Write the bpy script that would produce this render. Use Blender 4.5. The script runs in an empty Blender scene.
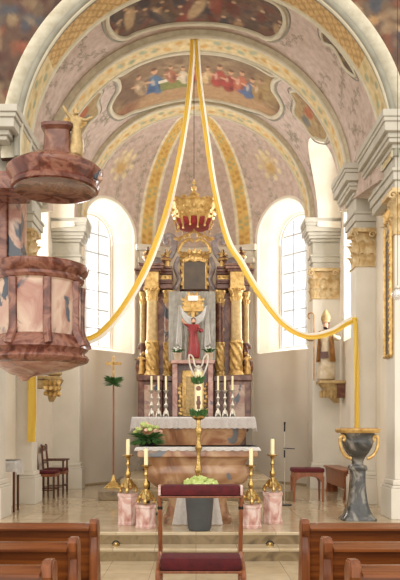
import bpy, bmesh, math, random
import numpy as np
from mathutils import Vector, Matrix, noise
PI=math.pi; sin=math.sin; cos=math.cos
R_=random.Random(7)
col=bpy.context.scene.collection
F=700.0; EYE=1.6
def at(px,py,d): return Vector(((px-196)*d/F, d, EYE-(py-428)*d/F))
def lin(c):
    if isinstance(c,str): c=tuple(int(c[i:i+2],16)/255 for i in (0,2,4))
    return tuple(((v/12.92) if v<=0.04045 else ((v+0.055)/1.055)**2.4) for v in c)
# ------------------------------------------------------------------ materials
def newmat(name):
    m=bpy.data.materials.new(name); m.use_nodes=True
    nt=m.node_tree; b=nt.nodes['Principled BSDF']; return m,nt,b
def N(nt,t,**k):
    n=nt.nodes.new(t)
    for a,v in k.items(): setattr(n,a,v)
    return n
def ramp(nt,stops):
    r=nt.nodes.new('ShaderNodeValToRGB'); e=r.color_ramp.elements
    while len(e)<len(stops): e.new(0.5)
    for i,(p,c) in enumerate(stops):
        e[i].position=p; e[i].color=(*lin(c),1)
    return r
def plain(name,c,rough=.6,metal=0,c2=None,scale=6,bump=0,bscale=30,coat=0):
    m,nt,b=newmat(name)
    b.inputs['Roughness'].default_value=rough; b.inputs['Metallic'].default_value=metal
    b.inputs['Coat Weight'].default_value=coat
    tc=N(nt,'ShaderNodeTexCoord')
    if c2:
        nz=N(nt,'ShaderNodeTexNoise'); nz.inputs['Scale'].default_value=scale; nz.inputs['Detail'].default_value=6
        nt.links.new(tc.outputs['Object'],nz.inputs['Vector'])
        r=ramp(nt,[(.3,c),(.7,c2)]); nt.links.new(nz.outputs['Fac'],r.inputs['Fac']); nt.links.new(r.outputs['Color'],b.inputs['Base Color'])
    else: b.inputs['Base Color'].default_value=(*lin(c),1)
    if bump:
        n2=N(nt,'ShaderNodeTexNoise'); n2.inputs['Scale'].default_value=bscale; n2.inputs['Detail'].default_value=4
        nt.links.new(tc.outputs['Object'],n2.inputs['Vector'])
        bp=N(nt,'ShaderNodeBump'); bp.inputs['Strength'].default_value=bump; bp.inputs['Distance'].default_value=.02
        nt.links.new(n2.outputs['Fac'],bp.inputs['Height']); nt.links.new(bp.outputs['Normal'],b.inputs['Normal'])
    return m
def marble(name,stops,scale=2.0,dist=1.5,rough=.22,vein=None,detail=8):
    m,nt,b=newmat(name); b.inputs['Roughness'].default_value=rough
    tc=N(nt,'ShaderNodeTexCoord'); nz=N(nt,'ShaderNodeTexNoise')
    nz.inputs['Scale'].default_value=scale; nz.inputs['Detail'].default_value=detail; nz.inputs['Distortion'].default_value=dist
    nt.links.new(tc.outputs['Object'],nz.inputs['Vector'])
    r=ramp(nt,stops); nt.links.new(nz.outputs['Fac'],r.inputs['Fac']); out=r.outputs['Color']
    if vein:
        n2=N(nt,'ShaderNodeTexNoise'); n2.inputs['Scale'].default_value=scale*1.7; n2.inputs['Detail'].default_value=5; n2.inputs['Distortion'].default_value=dist*.7
        mp=N(nt,'ShaderNodeMapping'); mp.inputs['Location'].default_value=(5,3,1); nt.links.new(tc.outputs['Object'],mp.inputs['Vector']); nt.links.new(mp.outputs['Vector'],n2.inputs['Vector'])
        rv=N(nt,'ShaderNodeValToRGB'); e=rv.color_ramp.elements; e[0].position=vein[1]; e[0].color=(0,0,0,1); e[1].position=vein[1]+.05; e[1].color=(1,1,1,1)
        nt.links.new(n2.outputs['Fac'],rv.inputs['Fac'])
        mx=N(nt,'ShaderNodeMix',data_type='RGBA'); nt.links.new(rv.outputs['Color'],mx.inputs['Factor'])
        nt.links.new(out,mx.inputs['A']); mx.inputs['B'].default_value=(*lin(vein[0]),1); out=mx.outputs['Result']
    nt.links.new(out,b.inputs['Base Color']); return m
def wood(name,c1,c2,rough=.35,axis='X',scale=3):
    m,nt,b=newmat(name); b.inputs['Roughness'].default_value=rough
    tc=N(nt,'ShaderNodeTexCoord'); mp=N(nt,'ShaderNodeMapping')
    s={'X':(.6,9,9),'Z':(9,9,.6),'Y':(9,.6,9)}[axis]; mp.inputs['Scale'].default_value=tuple(v*scale/3 for v in s)
    nz=N(nt,'ShaderNodeTexNoise'); nz.inputs['Scale'].default_value=2.5; nz.inputs['Detail'].default_value=6; nz.inputs['Distortion'].default_value=.6
    nt.links.new(tc.outputs['Object'],mp.inputs['Vector']); nt.links.new(mp.outputs['Vector'],nz.inputs['Vector'])
    r=ramp(nt,[(.3,c1),(.65,c2)]); nt.links.new(nz.outputs['Fac'],r.inputs['Fac']); nt.links.new(r.outputs['Color'],b.inputs['Base Color'])
    return m
def attrmat(name,rough=.8):
    m,nt,b=newmat(name); b.inputs['Roughness'].default_value=rough
    a=N(nt,'ShaderNodeAttribute',attribute_name='Col'); nz=N(nt,'ShaderNodeTexNoise'); nz.inputs['Scale'].default_value=9; nz.inputs['Detail'].default_value=6
    tc=N(nt,'ShaderNodeTexCoord'); nt.links.new(tc.outputs['Object'],nz.inputs['Vector'])
    r=ramp(nt,[(.3,'e0dcd4'),(.7,'ffffff')]); nt.links.new(nz.outputs['Fac'],r.inputs['Fac'])
    mx=N(nt,'ShaderNodeMix',data_type='RGBA',blend_type='MULTIPLY'); mx.inputs['Factor'].default_value=1
    nt.links.new(a.outputs['Color'],mx.inputs['A']); nt.links.new(r.outputs['Color'],mx.inputs['B']); nt.links.new(mx.outputs['Result'],b.inputs['Base Color'])
    return m
M={}
M['wall']=plain('cream plaster','e2d8c6',.85,c2='d8ccb8',scale=1.2)
M['trimw']=plain('white stucco','e2d9c8',.7,c2='d6ccb8',scale=3)
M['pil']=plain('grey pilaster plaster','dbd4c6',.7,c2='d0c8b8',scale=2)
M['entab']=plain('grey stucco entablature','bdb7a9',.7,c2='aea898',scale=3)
M['riser']=marble('worn brown step stone',[(.3,'6e5c42'),(.5,'8c7756'),(.7,'5f4e38')],3,1.5,.3)
M['goldpaint']=plain('gold painted cloth','c8924a',.45,.25,c2='8f5f2c',scale=10,bump=.4)
M['paint']=attrmat('painted plaster')
M['mould']=plain('moulded plaster','cfc6ae',.7,c2='bdb399',scale=5)
M['mouldgrey']=plain('grey moulded plaster','989483',.7,c2='827d6e',scale=4)
M['gold']=plain('gilded wood','e0bd7a',.36,.5,c2='a98040',scale=14,bump=.6,bscale=22)
M['oldgold']=plain('dull gilding','ccb07c',.5,.3,c2='a58a5c',scale=12,bump=.8,bscale=30)
M['capital']=plain('gilded stucco','b28c50',.6,.15,c2='dcc89e',scale=9,bump=.8,bscale=26)
M['brass']=plain('polished brass','dcbd7c',.2,.9,c2='a88444',scale=22,bump=.5,bscale=40)
M['silver']=plain('silvered metal','ded5c6',.35,.55,c2='bdb4a2',scale=14)
M['redm']=marble('red marble',[(.3,'44231a'),(.44,'68392c'),(.56,'8f604e'),(.7,'542c20')],3.2,2,.22)
M['pinkm']=marble('pink marble',[(.3,'875444'),(.45,'a6786a'),(.6,'bb9686'),(.75,'875042')],2.2,2,.2,vein=('5d6068',.62))
M['palem']=marble('pale veined marble',[(.3,'b08676'),(.48,'c4a892'),(.6,'a0705f'),(.75,'bd9c88')],1.3,1.5,.2,vein=('474c54',.55))
M['altm']=marble('brown veined marble',[(.32,'6a4432'),(.42,'9c7250'),(.5,'b3906e'),(.58,'8c5c44'),(.7,'b8a288')],1.3,1.3,.2,vein=('6a6c70',.59))
M['darkm']=marble('dark red marble',[(.3,'4a281e'),(.5,'6c4232'),(.7,'8e6750')],3,2,.25)
M['greenm']=marble('dark grey marble',[(.3,'262624'),(.48,'45433f'),(.6,'857f74'),(.72,'33322f')],2.5,2.2,.2)
M['blockm']=marble('pale pink marble',[(.3,'ab7468'),(.47,'cfa79b'),(.6,'e2cdc4'),(.75,'bf8e82')],5,1.5,.2)
M['stepm']=marble('step stone',[(.3,'9c8a6c'),(.5,'b09c7a'),(.7,'857254')],3,1.5,.25)
M['pew']=wood('pew oak','55290f','84491f',.26,'X'); M['pewz']=wood('pew end oak','5c2e12','8e5128',.28,'Z')
M['darkwood']=wood('dark walnut','3c2016','6a3a24',.35,'Z'); M['midwood']=wood('stained beech','6f3c22','9a5b36',.35,'Z')
M['velvet']=plain('crimson velvet','460810',.8,c2='600f17',scale=14,bump=.3,bscale=60)
M['linen']=plain('white linen','fbf9f5',.85,c2='efebe4',scale=20,bump=.3,bscale=40)
M['lace']=plain('lace','ffffff',.9,c2='f0e8e0',scale=40)
M['veil']=plain('grey veil','e2dfd6',.9,c2='c4c0b4',scale=8)
def clothmat(name,c,tr):
    m=bpy.data.materials.new(name); m.use_nodes=True; nt=m.node_tree; nt.nodes.clear()
    o=N(nt,'ShaderNodeOutputMaterial'); mx=N(nt,'ShaderNodeMixShader'); t=N(nt,'ShaderNodeBsdfTranslucent'); d=N(nt,'ShaderNodeBsdfDiffuse')
    t.inputs['Color'].default_value=(*lin(c),1); d.inputs['Color'].default_value=(*lin(c),1); mx.inputs['Fac'].default_value=tr
    nt.links.new(d.outputs[0],mx.inputs[1]); nt.links.new(t.outputs[0],mx.inputs[2]); nt.links.new(mx.outputs[0],o.inputs['Surface']); return m
M['yellow']=clothmat('yellow cloth','f3d468',.28)
M['paleyel']=clothmat('white ribbon cloth','fdfaf2',.5)
M['wax']=plain('candle wax','f3e6b8',.5)
M['black']=plain('black metal','161616',.4,.5); M['bucket']=plain('grey pot','55585a',.45,c2='4a4d50')
M['leaf']=plain('leaves','3f6a2c',.6,c2='2b4a1e',scale=20); M['paleflower']=plain('pale green blossoms','a3b858',.7,c2='d3dc98',scale=25)
M['pinkflower']=plain('peach blossoms','e0a58a',.7,c2='f1d3bd',scale=25); M['whiteflower']=plain('white blossoms','f1efdf',.7)
M['skin']=plain('painted skin','c99a7c',.5); M['redrobe']=plain('red painted robe','9c2b2a',.5,c2='7c1d20',scale=8)
M['palerobe']=plain('pale painted robe','d8cbb4',.5,c2='b9a27c',scale=8); M['terracot']=plain('pale clay pot','b9a58c',.7)
M['hair']=plain('painted brown hair','4a3020',.6); M['grey']=plain('grey painted scrolls','6e5c5a',.45,c2='958a86',scale=9)
M['paintdark']=plain('dark oil painting','4d463f',.4,c2='6b5a48',scale=4)
def floormat():
    m,nt,b=newmat('polished limestone tiles'); b.inputs['Roughness'].default_value=.11
    tc=N(nt,'ShaderNodeTexCoord'); br=N(nt,'ShaderNodeTexBrick'); br.offset=0
    br.inputs['Scale'].default_value=1; br.inputs['Brick Width'].default_value=.5; br.inputs['Row Height'].default_value=.5; br.inputs['Mortar Size'].default_value=.003
    br.inputs['Color1'].default_value=(*lin('cdbb9c'),1); br.inputs['Color2'].default_value=(*lin('c0ac8a'),1); br.inputs['Mortar'].default_value=(*lin('8a7c68'),1)
    nt.links.new(tc.outputs['Object'],br.inputs['Vector'])
    nz=N(nt,'ShaderNodeTexNoise'); nz.inputs['Scale'].default_value=5; nz.inputs['Detail'].default_value=8; nt.links.new(tc.outputs['Object'],nz.inputs['Vector'])
    r=ramp(nt,[(.3,'ebe6de'),(.7,'ffffff')]); nt.links.new(nz.outputs['Fac'],r.inputs['Fac'])
    mx=N(nt,'ShaderNodeMix',data_type='RGBA',blend_type='MULTIPLY'); mx.inputs['Factor'].default_value=1
    nt.links.new(br.outputs['Color'],mx.inputs['A']); nt.links.new(r.outputs['Color'],mx.inputs['B']); nt.links.new(mx.outputs['Result'],b.inputs['Base Color']); return m
M['floor']=floormat()
def glassmat(name,tr=.9,col_=(1,1,1)):
    m=bpy.data.materials.new(name); m.use_nodes=True; nt=m.node_tree; nt.nodes.clear()
    o=N(nt,'ShaderNodeOutputMaterial'); mx=N(nt,'ShaderNodeMixShader'); t=N(nt,'ShaderNodeBsdfTransparent'); g=N(nt,'ShaderNodeBsdfGlossy')
    t.inputs['Color'].default_value=(*col_,1); g.inputs['Roughness'].default_value=.05; mx.inputs['Fac'].default_value=1-tr
    nt.links.new(t.outputs[0],mx.inputs[1]); nt.links.new(g.outputs[0],mx.inputs[2]); nt.links.new(mx.outputs[0],o.inputs['Surface']); return m
M['glass']=glassmat('window glass',.93,(.97,.98,1)); M['globe']=glassmat('clear glass globe',.75)
# ------------------------------------------------------------------ objects
WL={}
def finish(me,smooth=True,ang=40):
    if smooth:
        me.polygons.foreach_set('use_smooth',[True]*len(me.polygons))
        try: me.set_sharp_from_angle(angle=math.radians(ang))
        except Exception: pass
def obj(name,bm,mat,parent=None,smooth=True,ang=40,recalc=True):
    if recalc: bmesh.ops.recalc_face_normals(bm,faces=bm.faces)
    me=bpy.data.meshes.new(name); bm.to_mesh(me); bm.free()
    return obj_me(name,me,mat,parent,smooth,ang)
def splitmat(o,test,mat):
    me=o.data; me.materials.append(M[mat]); me.polygons.foreach_set('material_index',[1 if test(p.center+WL[o.name],p.normal) else 0 for p in me.polygons]); return o
def obj_me(name,me,mat,parent=None,smooth=True,ang=40):
    finish(me,smooth,ang)
    if mat is not None:
        me.materials.clear(); me.materials.append(M[mat] if isinstance(mat,str) else mat)
    o=bpy.data.objects.new(name,me); col.objects.link(o)
    if parent is None:
        n=len(me.vertices); a=np.empty(n*3,dtype=np.float32); me.vertices.foreach_get('co',a); a=a.reshape(-1,3)
        w=Vector(((a[:,0].min()+a[:,0].max())/2,(a[:,1].min()+a[:,1].max())/2,a[:,2].min()))
        me.transform(Matrix.Translation(-w)); o.location=w
    else:
        w=WL[parent.name]; me.transform(Matrix.Translation(-w)); o.parent=parent
    WL[o.name]=w.copy(); return o
def thing(name,label,cat,loc,group=None,kind=None):
    o=bpy.data.objects.new(name,None); col.objects.link(o); o.location=loc; o.empty_display_size=.1
    if kind: o['kind']=kind
    if label: o['label']=label
    if cat: o['category']=cat
    if group: o['group']=group
    WL[o.name]=Vector(loc); return o
def tag(o,label=None,cat=None,group=None,kind=None):
    for k,v in (('label',label),('category',cat),('group',group),('kind',kind)):
        if v: o[k]=v
    return o
def dup(o,loc,label,parent=None,rz=None):
    c=o.copy(); col.objects.link(c)
    if parent is None:
        c.location=loc
        if label: c['label']=label
        if rz is not None: c.rotation_euler=(0,0,rz)
    else: c.parent=parent
    for ch in list(o.children): dup(ch,None,None,c)
    return c
B=bmesh.new
def box(bm,x0,x1,y0,y1,z0,z1,bev=0):
    r=bmesh.ops.create_cube(bm,size=1)
    bmesh.ops.scale(bm,vec=(abs(x1-x0),abs(y1-y0),abs(z1-z0)),verts=r['verts'])
    bmesh.ops.translate(bm,vec=((x0+x1)/2,(y0+y1)/2,(z0+z1)/2),verts=r['verts'])
    if bev:
        es=list({e for v in r['verts'] for e in v.link_edges})
        bmesh.ops.bevel(bm,geom=es,offset=bev,segments=2,affect='EDGES',profile=.6)
    return bm
def rings(bm,rr,cap=True,close=True):
    vs=[[bm.verts.new(p) for p in r] for r in rr]
    n=len(vs[0])
    for a,b in zip(vs,vs[1:]):
        for i in range(n if close else n-1):
            j=(i+1)%n
            try: bm.faces.new((a[i],a[j],b[j],b[i]))
            except ValueError: pass
    if cap and close:
        bm.faces.new(vs[0][::-1]); bm.faces.new(vs[-1])
    return vs
def lathe(bm,prof,c,seg=24,lobes=0,amp=0):
    rr=[]
    for r,z in prof:
        rr.append([(c[0]+max(r,.0005)*(1+amp*cos(lobes*2*PI*i/seg))*cos(2*PI*i/seg),c[1]+max(r,.0005)*(1+amp*cos(lobes*2*PI*i/seg))*sin(2*PI*i/seg),c[2]+z) for i in range(seg)])
    rings(bm,rr); return bm
def loft(bm,secs,cx,cy,n=40,p=4.0,cut=None):
    # secs: (z,hx,hy[,dx,dy]) superellipse sections
    rr=[]
    for s in secs:
        z,hx,hy=s[:3]; dx=s[3] if len(s)>3 else 0; dy=s[4] if len(s)>4 else 0
        ring=[]
        for i in range(n):
            t=2*PI*(i+.5)/n; c,s_=cos(t),sin(t)
            ring.append((cx+dx+hx*math.copysign(abs(c)**(2/p),c),cy+dy+hy*math.copysign(abs(s_)**(2/p),s_),z))
        rr.append(ring)
    rings(bm,rr); return bm
def tube(bm,pts,r,seg=8,closed=False,flat=1.0):
    pts=[Vector(p) for p in pts]; n=len(pts); rr=[]
    rad=r if isinstance(r,(list,tuple)) else [r]*n
    prev=None
    for i,p in enumerate(pts):
        if closed: t=(pts[(i+1)%n]-pts[i-1])
        else: t=pts[min(i+1,n-1)]-pts[max(i-1,0)]
        t=t.normalized() if t.length>1e-9 else Vector((0,0,1))
        if prev is None:
            u=t.cross(Vector((0,0,1)))
            if u.length<.1: u=t.cross(Vector((1,0,0)))
        else: u=prev-t*prev.dot(t)
        u.normalize(); prev=u; w=t.cross(u)
        rr.append([p+(u*cos(2*PI*k/seg)+w*sin(2*PI*k/seg)*flat)*rad[i] for k in range(seg)])
    if closed:
        vs=rings(bm,rr,cap=False)
        a,b=vs[-1],vs[0]
        for k in range(seg):
            try: bm.faces.new((a[k],a[(k+1)%seg],b[(k+1)%seg],b[k]))
            except ValueError: pass
    else: rings(bm,rr)
    return bm
def ball(bm,c,r,sub=2,sc=(1,1,1),jit=0):
    q=bmesh.ops.create_icosphere(bm,subdivisions=sub,radius=1)
    for v in q['verts']:
        k=1+(jit*noise.noise(v.co*2.3+Vector(c)*7) if jit else 0)
        v.co=Vector((v.co.x*r*sc[0]*k,v.co.y*r*sc[1]*k,v.co.z*r*sc[2]*k))+Vector(c)
    return bm
def prism(bm,poly,axis,a,b):
    # polygon in the two other axes extruded along axis
    def P(u,v,w): return {'x':(w,u,v),'y':(u,w,v),'z':(u,v,w)}[axis]
    rings(bm,[[P(u,v,a) for u,v in poly],[P(u,v,b) for u,v in poly]]); return bm
def leafs(bm,p,out,up,w,h,curl=.5,n=5):
    # an acanthus-like curled leaf: rises along up and curls outwards
    out=Vector(out).normalized(); up=Vector(up).normalized(); side=out.cross(up); p=Vector(p); rows=[]
    for i in range(n+1):
        t=i/n; c=p+up*h*(t-.25*t**4)+out*(h*curl*t**2.5)-up*h*.25*max(0,t-.75)*3*curl
        ww=w*(.6+.8*sin(PI*min(1,t*1.1+.05))*.5)*(1-.75*max(0,t-.6)/.4)
        rows.append([c-side*ww/2-out*.012,c+out*.014,c+side*ww/2-out*.012])
    th=out*-.03
    fr=[[a,b,c,c+th,a+th] for a,b,c in rows]
    rings(bm,fr); return bm
def curve3(pts,n=40):
    # Catmull-Rom through the points
    P=[Vector(p) for p in pts]; P=[P[0]*2-P[1]]+P+[P[-1]*2-P[-2]]; out=[]
    m=len(P)-3
    for i in range(n+1):
        f=i/n*m; k=min(int(f),m-1); t=f-k; a,b,c,d=P[k:k+4]
        out.append(.5*((2*b)+(c-a)*t+(2*a-5*b+4*c-d)*t*t+(3*b-a-3*c+d)*t**3))
    return out
def evalmesh(o):
    dg=bpy.context.evaluated_depsgraph_get(); dg.update()
    return bpy.data.meshes.new_from_object(o.evaluated_get(dg))
def tmpobj(bm):
    bmesh.ops.recalc_face_normals(bm,faces=bm.faces)
    me=bpy.data.meshes.new('t'); bm.to_mesh(me); bm.free(); o=bpy.data.objects.new('t',me); col.objects.link(o); return o
def cutmesh(bm,cutters):
    o=tmpobj(bm); cs=[tmpobj(c) for c in cutters]
    for c in cs:
        md=o.modifiers.new('b','BOOLEAN'); md.operation='DIFFERENCE'; md.object=c; md.solver='EXACT'
    me=evalmesh(o)
    for q in [o]+cs: bpy.data.objects.remove(q)
    return me
# ------------------------------------------------------------------ painting canvas (pigment on plaster)
class Canvas:
    def __init__(s,w,h,ppm,base):   # metres
        s.W=int(w*ppm); s.H=int(h*ppm); s.ppm=ppm; s.a=np.zeros((s.H,s.W,3)); s.a[:]=lin(base)
        s.Y,s.X=np.mgrid[0:s.H,0:s.W]; s.X=s.X/ppm; s.Y=s.Y/ppm
    def blend(s,m,c,al=1):
        m=np.clip(m,0,1)[...,None]*al; s.a=s.a*(1-m)+np.array(lin(c))*m
    def ell(s,x,y,rx,ry,c,al=1,soft=.3,rot=0,mask=None):
        dx=s.X-x; dy=s.Y-y; cr,sr=cos(rot),sin(rot); u=(dx*cr+dy*sr)/rx; v=(-dx*sr+dy*cr)/ry
        m=np.clip((1-np.sqrt(u*u+v*v))/soft,0,1)
        if mask is not None: m=m*mask
        s.blend(m,c,al)
    def stroke(s,pts,w,c,al=1,mask=None):
        d=np.full(s.X.shape,9.)
        for (x0,y0),(x1,y1) in zip(pts,pts[1:]):
            L=max((x1-x0)**2+(y1-y0)**2,1e-9); t=np.clip(((s.X-x0)*(x1-x0)+(s.Y-y0)*(y1-y0))/L,0,1)
            d=np.minimum(d,np.hypot(s.X-x0-t*(x1-x0),s.Y-y0-t*(y1-y0)))
        m=np.clip(1.3-d/w,0,1)
        if mask is not None: m=m*mask
        s.blend(m,c,al)
    def poly(s,P):
        ins=np.zeros(s.X.shape,bool); n=len(P)
        for i in range(n):
            x0,y0=P[i]; x1,y1=P[(i+1)%n]
            if y0==y1: continue
            c=((y0>s.Y)!=(y1>s.Y))&(s.X<(x1-x0)*(s.Y-y0)/(y1-y0)+x0); ins^=c
        return ins.astype(float)
    def clouds(s,cols,sc,al=.5,mask=None,seed=0):
        rg=np.random.RandomState(seed)
        for c in cols:
            f=np.zeros(s.X.shape)
            for k in range(7):
                a=rg.rand()*PI; q=sc*(1+k*.6); f+=np.sin((s.X*cos(a)+s.Y*sin(a))*q*6+rg.rand()*9+1.5*np.sin((s.X*sin(a)-s.Y*cos(a))*q*4+rg.rand()*9))/(1+k*.5)
            m=np.clip(f-.5,0,1)
            if mask is not None: m=m*mask
            s.blend(m,c,al)
    def vine(s,x,y,L,ang,c,n=4,mask=None,seed=0,w=.012):
        rg=random.Random(seed); a=ang; pts=[(x,y)]; px,py=x,y
        for i in range(n*6):
            a+=.35*sin(i*.9+seed); px+=cos(a)*L/(n*6); py+=sin(a)*L/(n*6); pts.append((px,py))
            if i%4==2:
                sg=1 if (i//4)%2 else -1; q=[(px,py)]; b=a+sg*.6; r=.035; qx,qy=px,py
                for k in range(9):
                    qx+=cos(b)*r; qy+=sin(b)*r; b+=sg*.62; r*=.88; q.append((qx,qy))
                s.stroke(q,w*.8,c,.6,mask); s.ell(qx,qy,.03,.03,c,.6,.5,mask=mask)
        s.stroke(pts,w*.8,c,.6,mask)
    def sample(s,x,y):
        i=np.clip((np.asarray(y)*s.ppm).astype(int),0,s.H-1); j=np.clip((np.asarray(x)*s.ppm).astype(int),0,s.W-1)
        return s.a[i,j]
def setcol(me,fn):
    n=len(me.vertices); a=np.empty(n*3,dtype=np.float32); me.vertices.foreach_get('co',a); a=a.reshape(-1,3)
    c=np.ones((n,4),dtype=np.float32); c[:,:3]=fn(a)
    at_=me.attributes.get('Col') or me.attributes.new('Col','FLOAT_COLOR','POINT'); at_.data.foreach_set('color',c.ravel())
# ================================================================== SETTING
# floors
bm=B(); box(bm,-6,6,-4,8.42,-.2,0); tag(obj('floor',bm,'floor',smooth=False),kind='structure')
bm=B(); box(bm,-6,6,8.75,18.2,-.1,.3,.012); tag(obj('floor',bm,'floor',smooth=False),kind='structure')
bm=B(); box(bm,-6,6,8.42,8.76,-.1,.15,.012); tag(obj('trim_1',bm,'floor',smooth=False),kind='structure')
bm=B(); box(bm,-6,6,8.735,8.7495,.1505,.262); tag(obj('trim_2',bm,'riser',smooth=False),kind='structure')
bm=B(); box(bm,-6,6,8.406,8.4195,.0005,.115); tag(obj('trim_9',bm,'riser',smooth=False),kind='structure')
# altar platforms
bm=B(); box(bm,-1.75,1.75,12.55,16.3,.3,.47,.012); tag(obj('trim_3',bm,'riser',smooth=False),kind='structure')
bm=B(); box(bm,-1.42,1.42,13.15,16.3,.4705,.64,.012); tag(obj('trim_4',bm,'stepm',smooth=False),kind='structure')
# --- arched openings
def archprof(w,z0,zs,n=20):
    r=w/2; P=[(-r,z0)]
    for i in range(n+1):
        t=PI-PI*i/n; P.append((r*cos(t),zs+r*sin(t)))
    P.append((r,z0)); return P
def arch_cutter(origin,dirv,w0,w1,z0,ztop,depth,back=.6):
    # lofted arch from width w0 at the room face to w1 outside
    d=Vector(dirv).normalized(); s=Vector((d.y,-d.x,0)); o=Vector(origin); bm=B(); rr=[]
    for q,w,zz0,zt in ((-back,w0+(w0-w1)*back/depth,z0-.12,ztop+.15),(0,w0,z0,ztop),(depth,w1,z0+.12,ztop-.18),(depth+.6,w1,z0+.12,ztop-.18)):
        rr.append([o+d*q+s*x+Vector((0,0,z)) for x,z in archprof(w,zz0,zt-w/2)])
    rings(bm,rr); return bm
AC=15.4; AA=2.56; AB=1.9   # apse centre depth, half width, half depth
def awin(sgn):
    t=math.radians(33); x=AA*cos(t)*sgn; y=AC+AB*sin(t); n=Vector((cos(t)/AA*sgn,sin(t)/AB,0)).normalized(); return Vector((x,y,0)),n
W0,W1,WZ0,WZT,WD=1.5,1.16,3.42,6.88,.48
def apse_wall():
    bm=B(); n=96; rr=[]
    # closed cross-section ring walk: inner then outer, as a solid slab
    zs=[.2,6.06]
    inner=[(AA*cos(PI*i/n),AC+AB*sin(PI*i/n)) for i in range(n+1)]
    outer=[((AA+.5)*cos(PI*i/n),AC+(AB+.5)*sin(PI*i/n)) for i in range(n+1)]
    ring=inner+outer[::-1]
    rings(bm,[[(x,y,zs[0]) for x,y in ring],[(x,y,zs[1]) for x,y in ring]])
    return bm
cut=lambda:[arch_cutter(awin(s)[0],awin(s)[1],W0,W1,WZ0,WZT,WD) for s in (-1,1)]
me=cutmesh(apse_wall(),cut()); tag(obj_me('wall_back',me,'wall',ang=25),kind='structure')
# dome
DZ=6.062; DH=2.56
def dome():
    bm=B(); nt_,nph=320,150
    def P(off,t,ph): return ((AA-.02+off)*cos(t)*cos(ph),AC+(AB-.02+off)*sin(t)*cos(ph),DZ+(DH+off)*sin(ph))
    gi=[[bm.verts.new(P(0,PI*i/nt_,PI/2*.985*j/nph)) for i in range(nt_+1)] for j in range(nph+1)]
    go=[[bm.verts.new(P(.5,PI*i/40,PI/2*.985*j/20)) for i in range(41)] for j in range(21)]
    for g,a,b in ((gi,nt_,nph),(go,40,20)):
        for j in range(b):
            for i in range(a): bm.faces.new((g[j][i],g[j][i+1],g[j+1][i+1],g[j+1][i]))
    def loop(g,a,b): return g[0][:]+[g[j][a] for j in range(1,b+1)]+g[b][:a][::-1]+[g[j][0] for j in range(b-1,0,-1)]
    li=loop(gi,nt_,nph); lo=loop(go,40,20)
    # stitch the four borders with n-gons
    def strip(A,Bv): bm.faces.new(A+Bv[::-1])
    strip(gi[0],go[0]); strip(gi[nph],go[20]); strip([r[0] for r in gi],[r[0] for r in go]); strip([r[nt_] for r in gi],[r[40] for r in go])
    return bm
cv=Canvas(PI*2.3,4.0,80,'c9b3a6')   # u = t*2.3 , v = ph*2.5
U=lambda deg: math.radians(deg)*2.3
G='828a70'
cv.clouds(['c4aaa0','d2c0b2'],1.2,.35,seed=3)
for k,dg in enumerate((12,35,52,90,128,145,168)):
    for j in range(3): cv.vine(U(dg)-.12+.12*(j%2),.5+j*.75,.8,PI/2+.4*(j-1),G,mask=None,seed=k*5+j,w=.014)
    if k in(1,5):
        pass
for dg in (31,149):
    cv.ell(U(dg),1.72,.36,.34,'d4bc90',.8,.5); cv.ell(U(dg),1.62,.22,.2,'cfa868',.8,.5); cv.ell(U(dg),1.9,.13,.2,'e8d6a8',.8,.4)
    for a in range(8): cv.ell(U(dg)+.36*cos(a*PI/4),1.72+.34*sin(a*PI/4),.09,.09,'e2d3a8',.9,.4)
for dg in (62,118):
    # ribs taper towards the crown: express width in angle
    u0=U(dg); wv=.215
    ph=cv.Y/2.5; m=np.clip((wv/np.maximum(np.cos(ph),.25)*(.55+.45*np.cos(ph))-np.abs(cv.X-u0))/.02,0,1); cv.blend(m,'e9dfc2',1)
    m2=np.clip((.145/np.maximum(np.cos(ph),.25)*(.5+.5*np.cos(ph))-np.abs(cv.X-u0))/.02,0,1); cv.blend(m2,'e0ba6c',1)
    for j in range(11):
        y=.15+j*.36; c='a3ad86' if j%2 else 'c9924a'
        for q in range(4): cv.ell(u0+.07*(-1)**q,y+.07*q-.1,.07,.05,c,.75,.5,rot=.6*(-1)**q,mask=m2)
cv.blend(np.clip((cv.Y-3.62)/.05,0,1),'e6d8b4',1)
me=cutmesh(dome(),cut())
def fdome(a):
    x=a[:,0]/(AA-.02); y=(a[:,1]-AC)/(AB-.02); z=(a[:,2]-DZ)/DH
    t=np.arctan2(np.maximum(y,0),x); r=np.hypot(x,y); ph=np.arctan2(np.maximum(z,0),r)
    c=cv.sample(t*2.3,ph*2.5); out=(r*r+z*z)>1.02; c=np.where(out[:,None],np.array(lin('e2dbcc')),c); return c
setcol(me,fdome)
def tdome(c,n):
    q=Vector((c.x/(AA-.02),(c.y-AC)/(AB-.02),(c.z-DZ)/DH)); g=Vector((q.x/(AA-.02),q.y/(AB-.02),q.z/DH)).normalized(); return q.length>1.015 or abs(g.dot(n))<.8
tag(splitmat(obj_me('ceiling',me,'paint'),tdome,'trimw'),kind='structure')
bm=B(); ball(bm,(0,15.46,8.6),.14,2,(1,.7,.4)); tag(obj('trim_10',bm,'mould'),kind='structure')  # boss added to cap the dome's open crown against leaking light
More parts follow.
